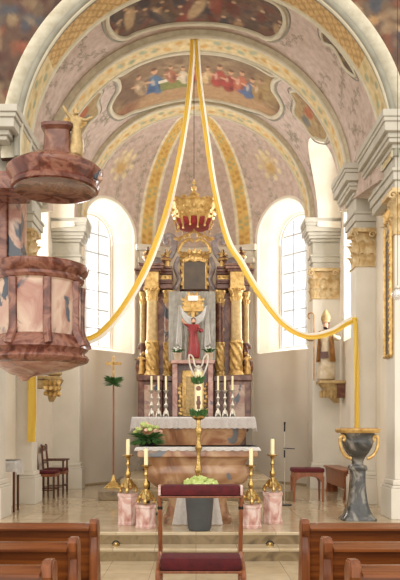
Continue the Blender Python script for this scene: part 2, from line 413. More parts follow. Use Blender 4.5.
# windows of the apse
nwin=0
def window(origin,dirv,w0,w1,z0,ztop,depth,trim=True,curve=None):
    global nwin; nwin+=1
    d=Vector(dirv).normalized(); s=Vector((d.y,-d.x,0)); o=Vector(origin)+d*(depth-.04); r=w1/2; zb=z0+.12; zs=ztop-.18-r
    root=thing('window_%d'%nwin,None,None,o+Vector((0,0,zb)),kind='structure')
    prof=archprof(w1-.04,zb+.02,zs,24)
    bm=B(); tube(bm,[o+s*x+Vector((0,0,z)) for x,z in prof],.03,6,closed=True); obj('window_frame',bm,'trimw',root)
    bm=B(); rings(bm,[[o+d*.01+s*x+Vector((0,0,z)) for x,z in prof],[o+d*.018+s*x+Vector((0,0,z)) for x,z in prof]]); obj('pane',bm,'glass',root,smooth=False)
    for x in (-r*.34,r*.34):
        bm=B(); zt=zs+math.sqrt(r*r-x*x)-.02; tube(bm,[o+s*x+Vector((0,0,zb+.02)),o+s*x+Vector((0,0,zt))],.011,6); obj('glazing_bar',bm,'mouldgrey',root)
    nb=7
    for i in range(1,nb):
        z=zb+(ztop-.18-zb)*i/nb; hw=r-.02 if z<zs else math.sqrt(max(0,r*r-(z-zs)**2))-.02
        bm=B(); tube(bm,[o-s*hw+Vector((0,0,z)),o+s*hw+Vector((0,0,z))],.012,6); obj('glazing_bar',bm,'mouldgrey',root)
    return root
for s in (-1,1):
    p,n=awin(s); window(p,n,W0,W1,WZ0,WZT,WD)
# raised moulding round apse windows (follows the wall and dome)
def onapse(t,z):
    if z<=DZ: return Vector((AA*cos(t),AC+AB*sin(t),z))
    ph=math.asin(min(1,(z-DZ)/DH)); return Vector((AA*cos(t)*cos(ph),AC+AB*sin(t)*cos(ph),z))
tn=10
for s in (-1,1):
    pts=[]; p,n=awin(s); sv=Vector((n.y,-n.x,0))
    for x,z in archprof(W0+.16,WZ0-.02,WZT+.08-(W0+.16)/2,28)[0:]:
        q=p+sv*x
        # project along -n onto the apse surface
        lo,hi=-1.2,1.2
        for _ in range(30):
            m_=(lo+hi)/2; w=q+n*m_; k=(w.x/AA)**2+((w.y-AC)/AB)**2+(max(0,z-DZ)/DH)**2
            if k<1: lo=m_
            else: hi=m_
        w=q+n*lo; pts.append((w.x,w.y,z))
    bm=B(); tube(bm,pts,.05,8); tn+=1; tag(obj('trim_%d'%tn,bm,'trimw'),kind='structure')
# --- barrel vaults
def barrel(y0,y1,Rf,Rb,zf,zb,thick,nth,ny,lim=95):
    bm=B(); L=math.radians(lim)
    def P(off,a,v): 
        R=Rf+(Rb-Rf)*v+off; zc=zf+(zb-zf)*v; return (R*sin(a),y0+(y1-y0)*v,zc+R*cos(a))
    gi=[[bm.verts.new(P(0,-L+2*L*i/nth,j/ny)) for i in range(nth+1)] for j in range(ny+1)]
    go=[[bm.verts.new(P(thick,-L+2*L*i/40,j/2)) for i in range(41)] for j in range(3)]
    for g,a,b in ((gi,nth,ny),(go,40,2)):
        for j in range(b):
            for i in range(a): bm.faces.new((g[j][i],g[j][i+1],g[j+1][i+1],g[j+1][i]))
    for A,C in ((gi[0],go[0]),(gi[ny],go[2]),([r[0] for r in gi],[r[0] for r in go]),([r[nth] for r in gi],[r[40] for r in go])): bm.faces.new(A+C[::-1])
    return bm
def bsurf(y0,y1,Rf,Rb,zf,zb,u,y,off=0):
    v=(y-y0)/(y1-y0); R=Rf+(Rb-Rf)*v; zc=zf+(zb-zf)*v; a=u/2.65; return Vector(((R-off)*sin(a),y,zc+(R-off)*cos(a)))
UB=2.65*math.radians(95)
def barrelcol(cv,y0,y1,Rf,Rb,zf,zb):
    def f(a):
        v=(a[:,1]-y0)/(y1-y0); zc=zf+(zb-zf)*v; R=Rf+(Rb-Rf)*v; th=np.arctan2(a[:,0],a[:,2]-zc); rr=np.hypot(a[:,0],a[:,2]-zc)
        c=cv.sample(th*2.65+UB,a[:,1]-y0); return np.where((rr>R+.03)[:,None],np.array(lin('e0d6c8')),c)
    return f
def scallop(hw,ya,yb,cut_):
    # painting outline with waisted ends, in (u,y)
    P=[(-hw,yb)]; 
    P=[(-hw+.0,yb-.0),(-hw-.12,yb-.25),(-hw-.02,yb-.5),(-hw+.22,yb-.62),(-hw+.3,yb-.9*cut_),(-hw+.12,ya+.45),(-hw+.1,ya+.18),(-hw+.32,ya),(hw-.32,ya),(hw-.1,ya+.18),(hw-.12,ya+.45),(hw-.3,yb-.9*cut_),(hw-.22,yb-.62),(hw+.02,yb-.5),(hw+.12,yb-.25),(hw,yb)]
    return P
def smoothloop(P,n=120):
    P3=[Vector((x,y,0)) for x,y in P]; m=len(P3); out=[]
    for i in range(n):
        f=i/n*m; k=int(f); t=f-k; a,b,c,d=P3[(k-1)%m],P3[k%m],P3[(k+1)%m],P3[(k+2)%m]
        q=.5*((2*b)+(c-a)*t+(2*a-5*b+4*c-d)*t*t+(3*b-a-3*c+d)*t**3); out.append((q.x,q.y))
    return out
def onbarrel(args,px,py):
    y0,y1,Rf,Rb,zf,zb=args; lo,hi=5.,22.
    for _ in range(40):
        d=(lo+hi)/2; v=(d-y0)/(y1-y0); R=Rf+(Rb-Rf)*v; zc=zf+(zb-zf)*v; p=at(px,py,d)
        if math.hypot(p.x,p.z-zc)<R: lo=d
        else: hi=d
    v=(d-y0)/(y1-y0); zc=zf+(zb-zf)*v; return (math.atan2(p.x,p.z-zc)*2.65,min(max(d,y0+.04),y1-.04))
def outline(args,pts,both=True,n=160):
    q=[onbarrel(args,*p) for p in pts]
    if both: q=q+[(-u,y) for u,y in q[::-1]]
    return smoothloop(q,n)
mouldn=20
def moulding(P,args,r=.045,mat='mould'):
    global mouldn
    for off,rr,m in ((0,r,mat),(.0,r*.45,'mouldgrey')):
        bm=B(); Q=P
        if m=='mouldgrey':
            cx=sum(p[0] for p in P)/len(P); cy=sum(p[1] for p in P)/len(P); Q=[(cx+(x-cx)*(1+.075/max(.3,abs(x-cx)+.001)) if abs(x-cx)>.1 else x,cy+(y-cy)*1.09) for x,y in P]
            Q=[(x,min(max(y,args[0]+.02),args[1]-.02)) for x,y in Q]
        tube(bm,[bsurf(*args,x,y,.0) for x,y in Q],rr,8,closed=True); mouldn+=1; tag(obj('trim_%d'%mouldn,bm,m),kind='structure')
# barrel A
A_=(10.6,12.15,2.80,2.72,5.60,5.80)
cv=Canvas(2*UB,1.55,90,'c8b3a6'); cv.clouds(['bea89b','d0beb0'],1.0,.3,seed=5)
PA=outline(A_,[(196,-14),(160,-12),(125,-2),(112,6),(107,16),(108,27),(115,36),(125,38),(136,33),(160,26),(196,23)][::-1]); 
for k in range(16):
    sg=1 if k%2 else -1; u=UB+sg*(1.75+.3*(k//2)); cv.vine(u,.2+.35*(k%3),.75,PI/2*(1 if k%4<2 else .5),'77705a',seed=k,w=.018)
mk=cv.poly([(x+UB,y-10.6) for x,y in PA]); cv.blend(mk,'6b5240',1); cv.clouds(['4c3528','8d6f50','3d3a3c','7d4a36'],1.6,.55,mk,seed=9)
for k in range(34):
    u=UB+R_.uniform(-1.5,1.5); y=R_.uniform(.2,1.25); c=R_.choice(['8a4434','6d3a2c','a98560','3b3434','b89a72','59493a'])
    cv.ell(u,y,R_.uniform(.06,.14),R_.uniform(.15,.4),c,.85,.4,R_.uniform(-.5,.5),mk); cv.ell(u,y-.2 if y>.6 else y+.2,.05,.05,'c9a47e',.8,.5,mask=mk)
CA=outline(A_,[(322,31),(334,31),(349,52),(356,76),(345,68),(334,48),(324,42)],False,70)
for sg in (-1,1):   # side lunette paintings
    m3=cv.poly([(UB+sg*abs(u),y-10.6) for u,y in CA]); cv.blend(m3,'6f5a44',1); cv.clouds(['4d4034','a88a5c'],2,.6,m3,seed=2)
me=cutmesh(barrel(*A_,.3,460,80),[]); setcol(me,barrelcol(cv,*A_)); tag(obj_me('ceiling',me,'paint'),kind='structure')
moulding(PA,A_)
for sg in (-1,1):
    moulding([(sg*abs(u),y) for u,y in CA],A_,.025)
# barrel B
B_=(12.65,15.1,2.68,2.56,5.80,6.13)
cv=Canvas(2*UB,2.45,80,'cab6aa'); cv.clouds(['c2ac9f','d4c3b6'],1.0,.3,seed=6)
for k in range(26):
    sg=1 if k%2 else -1; u=UB+sg*(1.95+.13*(k//2)); cv.vine(u,.15+.5*(k%4),.6,PI/2*(.6+.3*(k%3)),'77755e',seed=k+40,w=.018)
PB=outline(B_,[(196,52),(165,55),(138,64),(121,74),(110,76),(118,81),(119,89),(114,97),(110,106),(113,114),(121,117),(132,112),(146,108),(168,103),(196,101)][::-1],n=200); mk=cv.poly([(x+UB,y-12.65) for x,y in PB])
# canvas y: 0 near ... 2.45 far; the picture's ground lies on the far side
cv.blend(mk,'8a6f54',1); cv.clouds(['6f5640','a08766','b09a76'],1.1,.5,mk,seed=12)
cv.blend(mk*np.clip((cv.Y-1.55)/.2,0,1),'b08e68',.9); cv.blend(mk*np.clip((.55-cv.Y)/.3,0,1),'7b6a55',.6)
cv.ell(UB-1.35,1.2,.5,.8,'6f5644',.8,.5,mask=mk); cv.ell(UB-1.55,1.9,.35,.3,'8a5e44',.8,.5,mask=mk); cv.ell(UB+1.5,.9,.4,.8,'a78d5c',.7,.5,mask=mk)
def fig(u,y,h,c,sk='cf9f7a'):
    cv.ell(u,y+.1*h,h*.3,h*.85,c,.95,.25,R_.uniform(-.12,.12),mk); cv.ell(u+h*.12,y+.3*h,h*.1,h*.5,'3d3030',.45,.5,mask=mk); cv.ell(u-h*.1,y-.1*h,h*.08,h*.4,'f0dcc0',.35,.5,mask=mk)
    cv.ell(u,y-h*.9,h*.11,h*.22,sk,.95,.25,mask=mk); cv.ell(u,y-h*1.04,h*.11,h*.12,'5a3c28',.8,.3,mask=mk); cv.ell(u-h*.25,y-.25*h,h*.2,h*.1,sk,.8,.4,.5,mk)
fig(UB-.82,1.3,.62,'55708c'); cv.ell(UB-.98,1.5,.2,.22,'3f5b80',.9,.4,mask=mk); fig(UB-1.15,1.2,.5,'a98f6e')
cv.blend(mk*((np.abs(cv.X-UB+.42)<.33)&(np.abs(cv.Y-1.55)<.22)),'7d8048',.9)
cv.blend(mk*((np.abs(cv.X-UB+.02)<.75)&(np.abs(cv.Y-1.3)<.07)),'ddd2bb',.9)
for i,(u,c) in enumerate(((-.5,'a2664c'),(-.25,'d0bfa3'),(0,'b3584a'),(.22,'c7a777'),(.45,'a34a3c'),(.68,'8f3a32'),(.9,'b5694e'),(1.12,'5c6a86'),(1.3,'a08050'))): fig(UB+u,1.12+.12*(i%2)+(.12 if u>.4 else 0),.42+(.12 if u>.4 else 0),c)
cv.ell(UB+.55,1.45,.3,.16,'a0443a',.9,.4,mask=mk); cv.ell(UB+1.05,1.6,.22,.14,'56698c',.9,.4,mask=mk)
for k in range(6): cv.stroke([(UB-1.2+.5*k,.3),(UB-1.2+.5*k,1.0)],.05,'8d775c',.5,mk)
CB=outline(B_,[(291,92),(302,91),(318,100),(331,122),(326,140),(313,137),(304,124),(294,113),(295,102)],False,80)
for sg in (-1,1):
    m3=cv.poly([(UB+sg*abs(u),y-12.65) for u,y in CB]); cv.blend(m3,'a88f66',1); cv.clouds(['8b6e4c','c2ab7c'],2,.6,m3,seed=4)
    cu=sum(u for u,y in CB)/len(CB); cy0=sum(y for u,y in CB)/len(CB)-12.65
    for q,c in ((-.35,'9a4a3a'),(-.05,'b0603f'),(.3,'6a6f70')): cv.ell(UB+sg*(cu+.1*q),cy0+q,.16,.2,c,.85,.4,mask=m3)
lun=lambda:[lathe_x(s) for s in (-1,1)]
def lathe_x(s):
    bm=B(); P=archprof(1.8,5.2,6.42,20); rings(bm,[[(s*2.0,13.9+x,z) for x,z in P],[(s*4.4,13.9+x,z) for x,z in P]]); return bm
me=cutmesh(barrel(*B_,.5,440,110),lun()); setcol(me,barrelcol(cv,*B_))
def tbar(c,n):
    v=(c.y-B_[0])/(B_[1]-B_[0]); zc=B_[4]+(B_[5]-B_[4])*v; R=B_[2]+(B_[3]-B_[2])*v; rr=math.hypot(c.x,c.z-zc); return rr>R+.03 or abs((c.x*n.x+(c.z-zc)*n.z)/rr)<.8
tag(splitmat(obj_me('ceiling',me,'paint'),tbar,'trimw'),kind='structure')
moulding(PB,B_)
for sg in (-1,1):
    moulding([(sg*abs(u),y) for u,y in CB],B_,.03)
# transverse arch bands
def band(y0,y1,R,zc,Ro,style,tn_,xo=0):
    nth=420; ny=20; L=math.radians(93); bm=B()
    def P(r,a,y): return (xo+r*sin(a),y,zc+r*cos(a))
    rows=[(Ro,y0)]+[(R,y0+(y1-y0)*j/ny) for j in range(ny+1)]+[(Ro,y1)]
    g=[[bm.verts.new(P(r,-L+2*L*i/nth,y)) for i in range(nth+1)] for r,y in rows]
    for a,b in zip(g,g[1:]):
        for i in range(nth): bm.faces.new((a[i],a[i+1],b[i+1],b[i]))
    w=y1-y0; c=Canvas(2*L*R,w,70,'d2c8ac'); mid=((c.Y>w*.16)&(c.Y<w*.84)).astype(float); c.blend(mid,'dac596',1)
    per=2*L*R
    if style=='lattice':
        c.blend((c.Y<w*.17).astype(float),'7f7c6c',1); seg=np.floor(c.X/1.55).astype(int)%2
        k=np.minimum(np.abs(((c.X+c.Y)/.16)%1-.5),np.abs(((c.X-c.Y)/.16)%1-.5)); ml=((seg==int(per/2/1.55)%2)|True)*mid
        edge=np.abs((c.X-per/2)); lat=ml*(edge<2.75)
        c.blend(lat,'cfa96c',.9); c.blend(lat*(k<.13),'b08a52',.9)
        for sgn in (-1,1):
            for q in range(9): c.ell(per/2+sgn*(2.85+.11*q),w*.5+.1*sin(q*1.7),.08,.07,'8f9c84' if q%2 else 'b9a36a',.8,.4,mask=mid)
        for sgn in(-1,1):
            for q in range(14): c.ell(per/2+sgn*(3.9+.05*q),w*.5,.05,.1,'b5a888',.5,.4,mask=mid)
    else:
        n=int(per/.22)
        for q in range(n):
            u=(q+.5)*per/n; blk=(q//4)%2
            cc='93a48c' if blk else 'd09a48'
            c.ell(u,w*.5+.08*sin(q*2.1),.1,.075,cc,.75,.5,.6*(-1)**q,mid); c.ell(u+.06,w*.5-.07*sin(q*2.1),.05,.05,'cf9f66' if blk else 'e8d39a',.8,.5,mask=mid)
    bmesh.ops.recalc_face_normals(bm,faces=bm.faces)
    me=bpy.data.meshes.new('b'); bm.to_mesh(me); bm.free()
    def f(a):
        th=np.arctan2(a[:,0]-xo,a[:,2]-zc); rr=np.hypot(a[:,0]-xo,a[:,2]-zc); q=c.sample((th+L)*R,a[:,1]-y0); return np.where((rr>R+.01)[:,None],np.array(lin('d8cfb8')),q)
    setcol(me,f); o=obj_me('trim_%d'%tn_,me,'paint'); tag(o,kind='structure')
    for y,r in ((y0+.01,.035),(y1-.01,.03)):
        bm=B(); tube(bm,[P(R+.005,-L+2*L*i/96,y) for i in range(97)],r,8); tn2=mouldinc(); tag(obj('trim_%d'%tn2,bm,'mould'),kind='structure')
def mouldinc():
    global mouldn; mouldn+=1; return mouldn
band(10.02,10.6,2.67,5.62,2.95,'lattice',5,.15)
band(12.15,12.65,2.60,5.80,2.85,'leaf',6,.03)
band(15.1,15.62,2.46,6.13,2.72,'leaf',7)
# grey roll moulding on the nave face of the first arch
bm=B(); L=math.radians(93); tube(bm,[(.15+2.71*sin(-L+2*L*i/96),10.0,5.62+2.71*cos(-L+2*L*i/96)) for i in range(97)],.045,10); tag(obj('trim_8',bm,'mouldgrey'),kind='structure')
# nave face of the triumphal arch, painted above the springing
def archwall():
    nx,nr=260,130; bm=B(); rows=[]
    L=math.radians(92)
    for j in range(nr+1):
        row=[]
        for i in range(nx+1):
            a=-L+2*L*i/nx; ix,iz=.15+2.68*sin(a),5.62+2.68*cos(a)
            k=min((6.0/abs(sin(a))) if abs(sin(a))>1e-6 else 1e9,(5.2/cos(a)) if cos(a)>1e-6 else 1e9); k=min(k,9); ox,oz=k*sin(a),5.6+k*cos(a)
            t=(j/nr)**1.3; row.append(bm.verts.new((ix+(ox-ix)*t,10.03,iz+(oz-iz)*t)))
        rows.append(row)
    for a,b in zip(rows,rows[1:]):
        for i in range(nx): bm.faces.new((a[i],a[i+1],b[i+1],b[i]))
    g=bmesh.ops.extrude_face_region(bm,geom=list(bm.faces)); bmesh.ops.translate(bm,vec=(0,.25,0),verts=[v for v in g['geom'] if isinstance(v,bmesh.types.BMVert)])
    return bm
cv=Canvas(12,6,60,'5c4436'); cv.clouds(['3c261e','7d4c34','434c55','6c5842','947c5e','4c221a'],.9,.7,seed=21)
for k in range(420):
    cv.ell(R_.uniform(0,12),R_.uniform(0,5.5),R_.uniform(.05,.16),R_.uniform(.07,.25),R_.choice(['8f4a35','b58d5e','51606c','c2a27c','5a3226']),.7,.5,R_.uniform(-1,1))
cv.blend((cv.Y>5.5).astype(float),'d9d1c2',1)
me=cutmesh(archwall(),[]); setcol(me,lambda a: cv.sample(a[:,0]+6,11-a[:,2])); tag(obj_me('wall_front',me,'paint'),kind='structure')
for sg,nm in ((-1,'left'),(1,'right')):
    bm=B(); box(bm,sg*3.3,sg*6,10.02,10.3,0,5.65); tag(obj('wall_%s'%nm,bm,'wall',smooth=False),kind='structure')
# --- side walls of the choir with tall windows
for sg,nm in ((-1,'left'),(1,'right')):
    bm=B(); box(bm,sg*3.08,sg*3.6,10.3,15.62,.2,8.2); 
    c=arch_cutter((sg*3.08,13.9,0),(sg,0,0),1.35,1.2,3.4,7.0,.5)
    me=cutmesh(bm,[c]); tag(obj_me('wall_%s'%nm,me,'wall',smooth=False),kind='structure')
    window((sg*3.08,13.9,0),(sg,0,0),1.35,1.2,3.4,7.0,.5)
    # step in of the wall before the apse
    bm=B(); box(bm,sg*2.52,sg*3.08,15.28,15.7,.2,6.1); tag(obj('wall_%s'%nm,bm,'wall',smooth=False),kind='structure')
# --- pilasters: base, shaft, capital, entablature
def pilaster(n,sg,x,y0,ys,w,proj,y1,ztop=6.06):
    """inner face at x, front at y0, back y1; width of front face w"""
    root=thing('trim_%d'%n,None,None,(sg*(x+w/2),(y0+y1)/2,.3),kind='structure')
    X=lambda a:sg*a
    def slab(bm,e,z0,z1,bev=.01,yy=None): box(bm,X(x-e),X(x+w+.02),y0-e,(yy or ys)+min(e,.12),z0,z1,bev)
    bm=B(); slab(bm,.07,.3,.74); slab(bm,.05,.742,.78); obj('plinth',bm,'pil',root,smooth=False)
    bm=B(); slab(bm,.035,.782,.86,.02); slab(bm,0,.86,4.4,.012)
    # recessed panel outlines on the faces
    obj('shaft',bm,'pil',root,smooth=False)
    # capital
    bm=B(); slab(bm,-.01,4.36,4.95); slab(bm,.06,4.95,5.02,.01); slab(bm,.02,4.36,4.40)
    for row,(z,h) in enumerate(((4.4,.26),(4.58,.3))):
        nl=max(2,int(w/.13)); 
        for i in range(nl):
            px=x+w*(i+.5)/nl; leafs(bm,(X(px),y0,z),(0,-1,0),(0,0,1),w/nl*1.05,h,.45)
        dd=ys-y0; nm_=max(2,int(dd/.14))
        for i in range(nm_):
            py=y0+dd*(i+.5)/nm_; leafs(bm,(X(x),py,z),(-sg,0,0),(0,0,1),dd/nm_*1.05,h,.45)
        leafs(bm,(X(x),y0,z),(-sg,-1,0),(0,0,1),.12,h*1.1,.6)
    for q in (0,1):
        cx=X(x-.03) if q==0 else X(x+w*.85); pts=[(cx+sg*(-.02)+.07*(1-k/16)*cos(k*.6),y0-.07,4.9+.07*(1-k/16)*sin(k*.6)) for k in range(15)]
        tube(bm,pts,.02,6)
    obj('capital',bm,'capital',root,ang=60)
    # entablature
    bm=B()
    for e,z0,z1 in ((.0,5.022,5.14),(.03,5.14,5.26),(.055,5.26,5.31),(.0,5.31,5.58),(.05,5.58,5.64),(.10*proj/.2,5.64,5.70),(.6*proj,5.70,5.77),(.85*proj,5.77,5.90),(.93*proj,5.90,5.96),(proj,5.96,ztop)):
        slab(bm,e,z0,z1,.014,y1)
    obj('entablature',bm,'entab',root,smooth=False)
    return root
k=30
for sg in (-1,1):
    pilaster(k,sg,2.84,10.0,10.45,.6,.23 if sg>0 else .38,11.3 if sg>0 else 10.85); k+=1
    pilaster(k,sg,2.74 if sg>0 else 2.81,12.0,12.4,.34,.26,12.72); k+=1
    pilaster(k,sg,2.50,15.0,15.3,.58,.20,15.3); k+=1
# small apse pilasters beside the altar
for sg in (-1,1):
    t=math.radians(62); p=Vector((sg*AA*cos(t),AC+AB*sin(t),0)); n=Vector((sg*cos(t)/AA,sin(t)/AB,0)).normalized(); ang=math.atan2(n.y,n.x)-PI/2
    def placed(bm): bmesh.ops.rotate(bm,cent=(0,0,0),matrix=Matrix.Rotation(ang,3,'Z'),verts=bm.verts); bmesh.ops.translate(bm,vec=p,verts=bm.verts); return bm
    root=thing('trim_%d'%k,None,None,(p.x,p.y,.3),kind='structure'); k+=1
    bm=B(); box(bm,-.25,.25,-.1,.1,.3,.8,.01); box(bm,-.2,.2,-.07,.1,.8,5.35,.01); obj('shaft',placed(bm),'pil',root,smooth=False)
    bm=B(); box(bm,-.19,.19,-.06,.1,5.3,5.6)
    for i in range(4): leafs(bm,(-.15+.1*i,-.06,5.32),(0,-1,0),(0,0,1),.1,.26,.4)
    obj('capital',placed(bm),'capital',root,ang=60)
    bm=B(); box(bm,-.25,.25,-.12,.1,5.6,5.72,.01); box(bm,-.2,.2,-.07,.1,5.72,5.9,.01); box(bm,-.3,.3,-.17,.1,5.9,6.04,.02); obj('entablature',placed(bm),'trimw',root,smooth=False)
# skirting line on the apse wall
bm=B(); n=60
tube(bm,[(AA*cos(PI*i/n)*.995,AC+(AB)*sin(PI*i/n)*.995,.31) for i in range(n+1)],.03,6); tag(obj('baseboard_back',bm,'stepm'),kind='structure')
# ================================================================== FURNISHINGS
# ---- figures: one continuous skinned body
def figure(parent,base,h,pose,mat,name='figure',turn=0,headmat='skin'):
    """base = feet centre, h = height; pose: list of arm chains in units of h from the shoulder; robe to the floor"""
    V=[];E=[];Rr=[]
    def add(p,r,prev=None):
        V.append(Vector(p)); Rr.append(r); 
        if prev is not None: E.append((prev,len(V)-1))
        return len(V)-1
    hip=add((0,0,.5),(.085,.07)); kn=add((.012,-.015,.28),(.095,.08),hip); hm=add((0,0,.06),(.12,.1),kn); ft=add((0,0,.0),(.125,.1),hm)
    wa=add((-.005,0,.62),(.07,.055),hip); ch=add((0,0,.74),(.095,.06),wa); ne=add((0,-.005,.83),(.035,.035),ch); jaw=add((0,-.015,.875),(.042,.045),ne); hd=add((0,-.01,.93),(.052,.058),jaw); tp=add((0,.0,.975),(.036,.04),hd)
    for sg,chain in pose:
        pr=add((sg*.105,0,.79),(.045,.042),ch)
        for q,(dx,dy,dz) in enumerate(chain): pr=add(V[pr]+Vector((sg*dx,dy,dz)),((.036,.034) if q==0 else (.045,.035) if q==1 and len(chain)>2 else (.017,.017)),pr)
    me=bpy.data.meshes.new('f'); me.from_pydata([tuple(v) for v in V],E,[]); o=bpy.data.objects.new('f',me); col.objects.link(o)
    md=o.modifiers.new('s','SKIN'); md.use_smooth_shade=True
    for i,r in enumerate(Rr): me.skin_vertices[0].data[i].radius=r
    me.skin_vertices[0].data[0].use_root=True
    o.modifiers.new('d','SUBSURF').levels=2
    m2=evalmesh(o); bpy.data.objects.remove(o)
    # robe folds and a face
    for v in m2.vertices:
        c=v.co; z=c.z
        if z<.72:
            a=math.atan2(c.y,c.x); k=1+(.10*sin(a*7+z*6)+.05*sin(a*13-z*9))*(1-z/.8); c.x*=k*1.4; c.y*=k*1.25
        if .885<z<.945 and c.y<-.04 and abs(c.x)<.012: c.y-=.014
        v.co=c
    Mx=Matrix.Translation(Vector(base))@Matrix.Rotation(turn,4,'Z')@Matrix.Scale(h,4); 
    m2.materials.clear(); m2.materials.append(M[mat]); m2.materials.append(M[headmat])
    ps=[]
    for p in m2.polygons: ps.append(1 if (p.center.z>.835) else 0)
    m2.transform(Mx)
    f=obj_me(name,m2,None,parent,ang=80)
    f.data.polygons.foreach_set('material_index',ps)
    return f,Mx
def hair(parent,Mx,mat='hair',name='hair'):
    bm=B(); ball(bm,(0,.012,.945),.06,2,(1,1.02,.95)); ball(bm,(0,.035,.885),.05,2,(1.05,.8,1.2)); bmesh.ops.transform(bm,matrix=Mx,verts=bm.verts); obj(name,bm,mat,parent)
def eyes(parent,Mx):
    for s in(-1,1): bm=B(); ball(bm,(s*.018,-.06,.932),.0065,1); bmesh.ops.transform(bm,matrix=Mx,verts=bm.verts); obj('eye',bm,'hair',parent)
    bm=B(); ball(bm,(0,-.056,.897),.009,1,(1.5,.6,.4)); bmesh.ops.transform(bm,matrix=Mx,verts=bm.verts); obj('mouth',bm,'redrobe',parent)
# ---- high altar table
hx,hy=at(193.5,418,14.3).x,14.3
t=thing('altar_table','brown marble high altar block under a lace cloth on the upper steps','altar',(hx,14.7,.64))
bm=B(); loft(bm,[(.642,.98,.42),(.72,1.0,.44),(.76,.9,.38),(.95,.84,.34),(1.2,.95,.38),(1.45,1.1,.42),(1.68,1.12,.43),(1.72,1.18,.45)],hx,14.75,48,6); obj('altar_body',bm,'altm',t)
bm=B(); box(bm,hx-1.24,hx+1.24,14.28,15.25,1.72,1.82,.015); obj('altar_slab',bm,'altm',t,smooth=False)
def cloth(name,label,x0,x1,y0,y1,z,drop,mat='lace',wave=.02,grp=None,side=True,hang=None):
    bm=B(); P=[]
    e=.012
    # path across: back edge -> front edge -> drop, gridded in x including side drops
    nx=110; xs=[x0+(x1-x0)*i/nx for i in range(nx+1)]
    rows=[]
    for j in range(3): rows.append([(x,y1+(y0-y1)*j/2,z+.008) for x in xs])
    for j in range(1,9):
        q=j/8; rows.append([(x,y0-e-wave*q*(.5+.5*sin(x*34)+.3*sin(x*71)),z-drop*q*(1 if not hang else hang(x))-(.012*abs(sin(x*26)) if j==8 else 0)) for x in xs])
    if side:
        rows2=[]
        for r in rows:
            a=r[0]; b=r[-1]; L=[(a[0]-e-wave*k*.5,a[1],a[2]-drop*(k/4)*1.35) for k in range(4,0,-1)] if r in rows[:3] else [(a[0]-e-.006*k,a[1]+.0,min(a[2],z-drop*(k/4)*1.35)) for k in range(4,0,-1)]
            Rg=[(2*((x0+x1)/2)-p[0],p[1],p[2]) for p in L[::-1]]; rows2.append(L+list(r)+Rg)
        rows=rows2
    vs=rings(bm,rows,cap=False,close=False)
    g=bmesh.ops.solidify(bm,geom=list(bm.faces),thickness=.004)
    return tag(obj(name,bm,mat,ang=80),label,'altar cloth',grp)
cloth('altar_cloth','white lace altar cloth hanging over the rear high altar edge',hx-1.25,hx+1.25,14.27,15.26,1.8205,.22)
# ---- retable
RY=16.05
def pz(y): return EYE-(y-428)*RY/F
def pxx(x): return (x-196)*RY/F
cxr=pxx(194.5)
t=thing('altar_retable','tall baroque retable of dark red marble and gilding behind the high altar','altarpiece',(cxr,RY,.64))
bm=B(); box(bm,cxr-1.15,cxr+1.15,15.62,16.9,.642,1.5,.02); loft(bm,[(1.5,1.2,.5),(1.56,1.24,.52),(1.6,1.2,.5)],cxr,16.2,40,8); obj('base_block',bm,'darkm',t)
for s in (-1,1):
    bm=B()
    for a,b,yf in ((.72,1.26,15.62),(.46,.72,15.85)):
        box(bm,cxr+s*a,cxr+s*b,yf,16.6,1.6,pz(382),.02); box(bm,cxr+s*(a-.03),cxr+s*(b+.03),yf-.04,16.6,pz(382),pz(376.5),.015)
    pd_=obj('pedestal',bm,'darkm',t,smooth=False)
    bm=B(); box(bm,cxr+s*.78,cxr+s*1.12,15.6,15.62,1.75,pz(386),.008)
    obj('pedestal_panel',bm,'palem',pd_,smooth=False)
bm=B(); box(bm,cxr-.62,cxr+.62,16.3,16.6,1.6,pz(292),.01); 
for s in (-1,1): box(bm,cxr+s*.5,cxr+s*.98,16.15,16.6,pz(376),pz(292),.01); box(bm,cxr+s*.98,cxr+s*1.22,16.35,16.6,pz(376),pz(292),.01)
obj('back_panel',bm,'darkm',t,smooth=False)
def column(s,px,yy,r,m1,m2):
    x=pxx(px); z0=pz(376.5); zm=pz(344); z1=pz(303)
    bm=B(); lathe(bm,[(r*1.35,z0),(r*1.35,z0+.04),(r*1.15,z0+.06),(r*1.2,z0+.09),(r,z0+.12)],(x,yy,0),24)
    # lower twisted half
    n=24; rr=[]
    for j in range(29):
        zz=z0+.12+(zm-z0-.12)*j/28; rr.append([(x+r*(1.0+.14*cos(5*(2*PI*i/40)+j*.55))*cos(2*PI*i/40),yy+r*(1.0+.14*cos(5*(2*PI*i/40)+j*.55))*sin(2*PI*i/40),zz) for i in range(40)])
    rings(bm,rr); lathe(bm,[(r*1.15,zm-.02),(r*1.18,zm),(r*1.15,zm+.03)],(x,yy,0),24)
    c=obj('column',bm,m1,t,ang=70)
    bm=B(); lathe(bm,[(r*.97,zm+.03),(r*.9,(zm+z1)/2),(r*.84,z1)],(x,yy,0),24,); obj('column_shaft',bm,m2,c)
    bm=B(); lathe(bm,[(r*.85,z1-.02),(r*.9,z1+.02),(r*1.0,z1+.16),(r*1.3,z1+.24),(r*1.35,z1+.27)],(x,yy,0),20)
    for row,(dz,h) in enumerate(((.0,.12),(.09,.15))):
        for i in range(8):
            a=2*PI*(i+.5*row)/8; leafs(bm,(x+r*.85*cos(a),yy+r*.85*sin(a),z1+dz),(cos(a),sin(a),0),(0,0,1),.08,h,.5)
    obj('column_capital',bm,'gold',c,ang=60)
for s,px,yy,r,a,b in ((-1,153,15.75,.135,'gold','oldgold'),(1,235.5,15.75,.135,'gold','oldgold'),(-1,168,16.02,.1,'gold','palem'),(1,220,16.02,.1,'gold','darkm'),(-1,142.5,16.2,.07,'darkm','oldgold'),(1,246.5,16.2,.07,'darkm','oldgold')): column(s,px,yy,r,a,b)
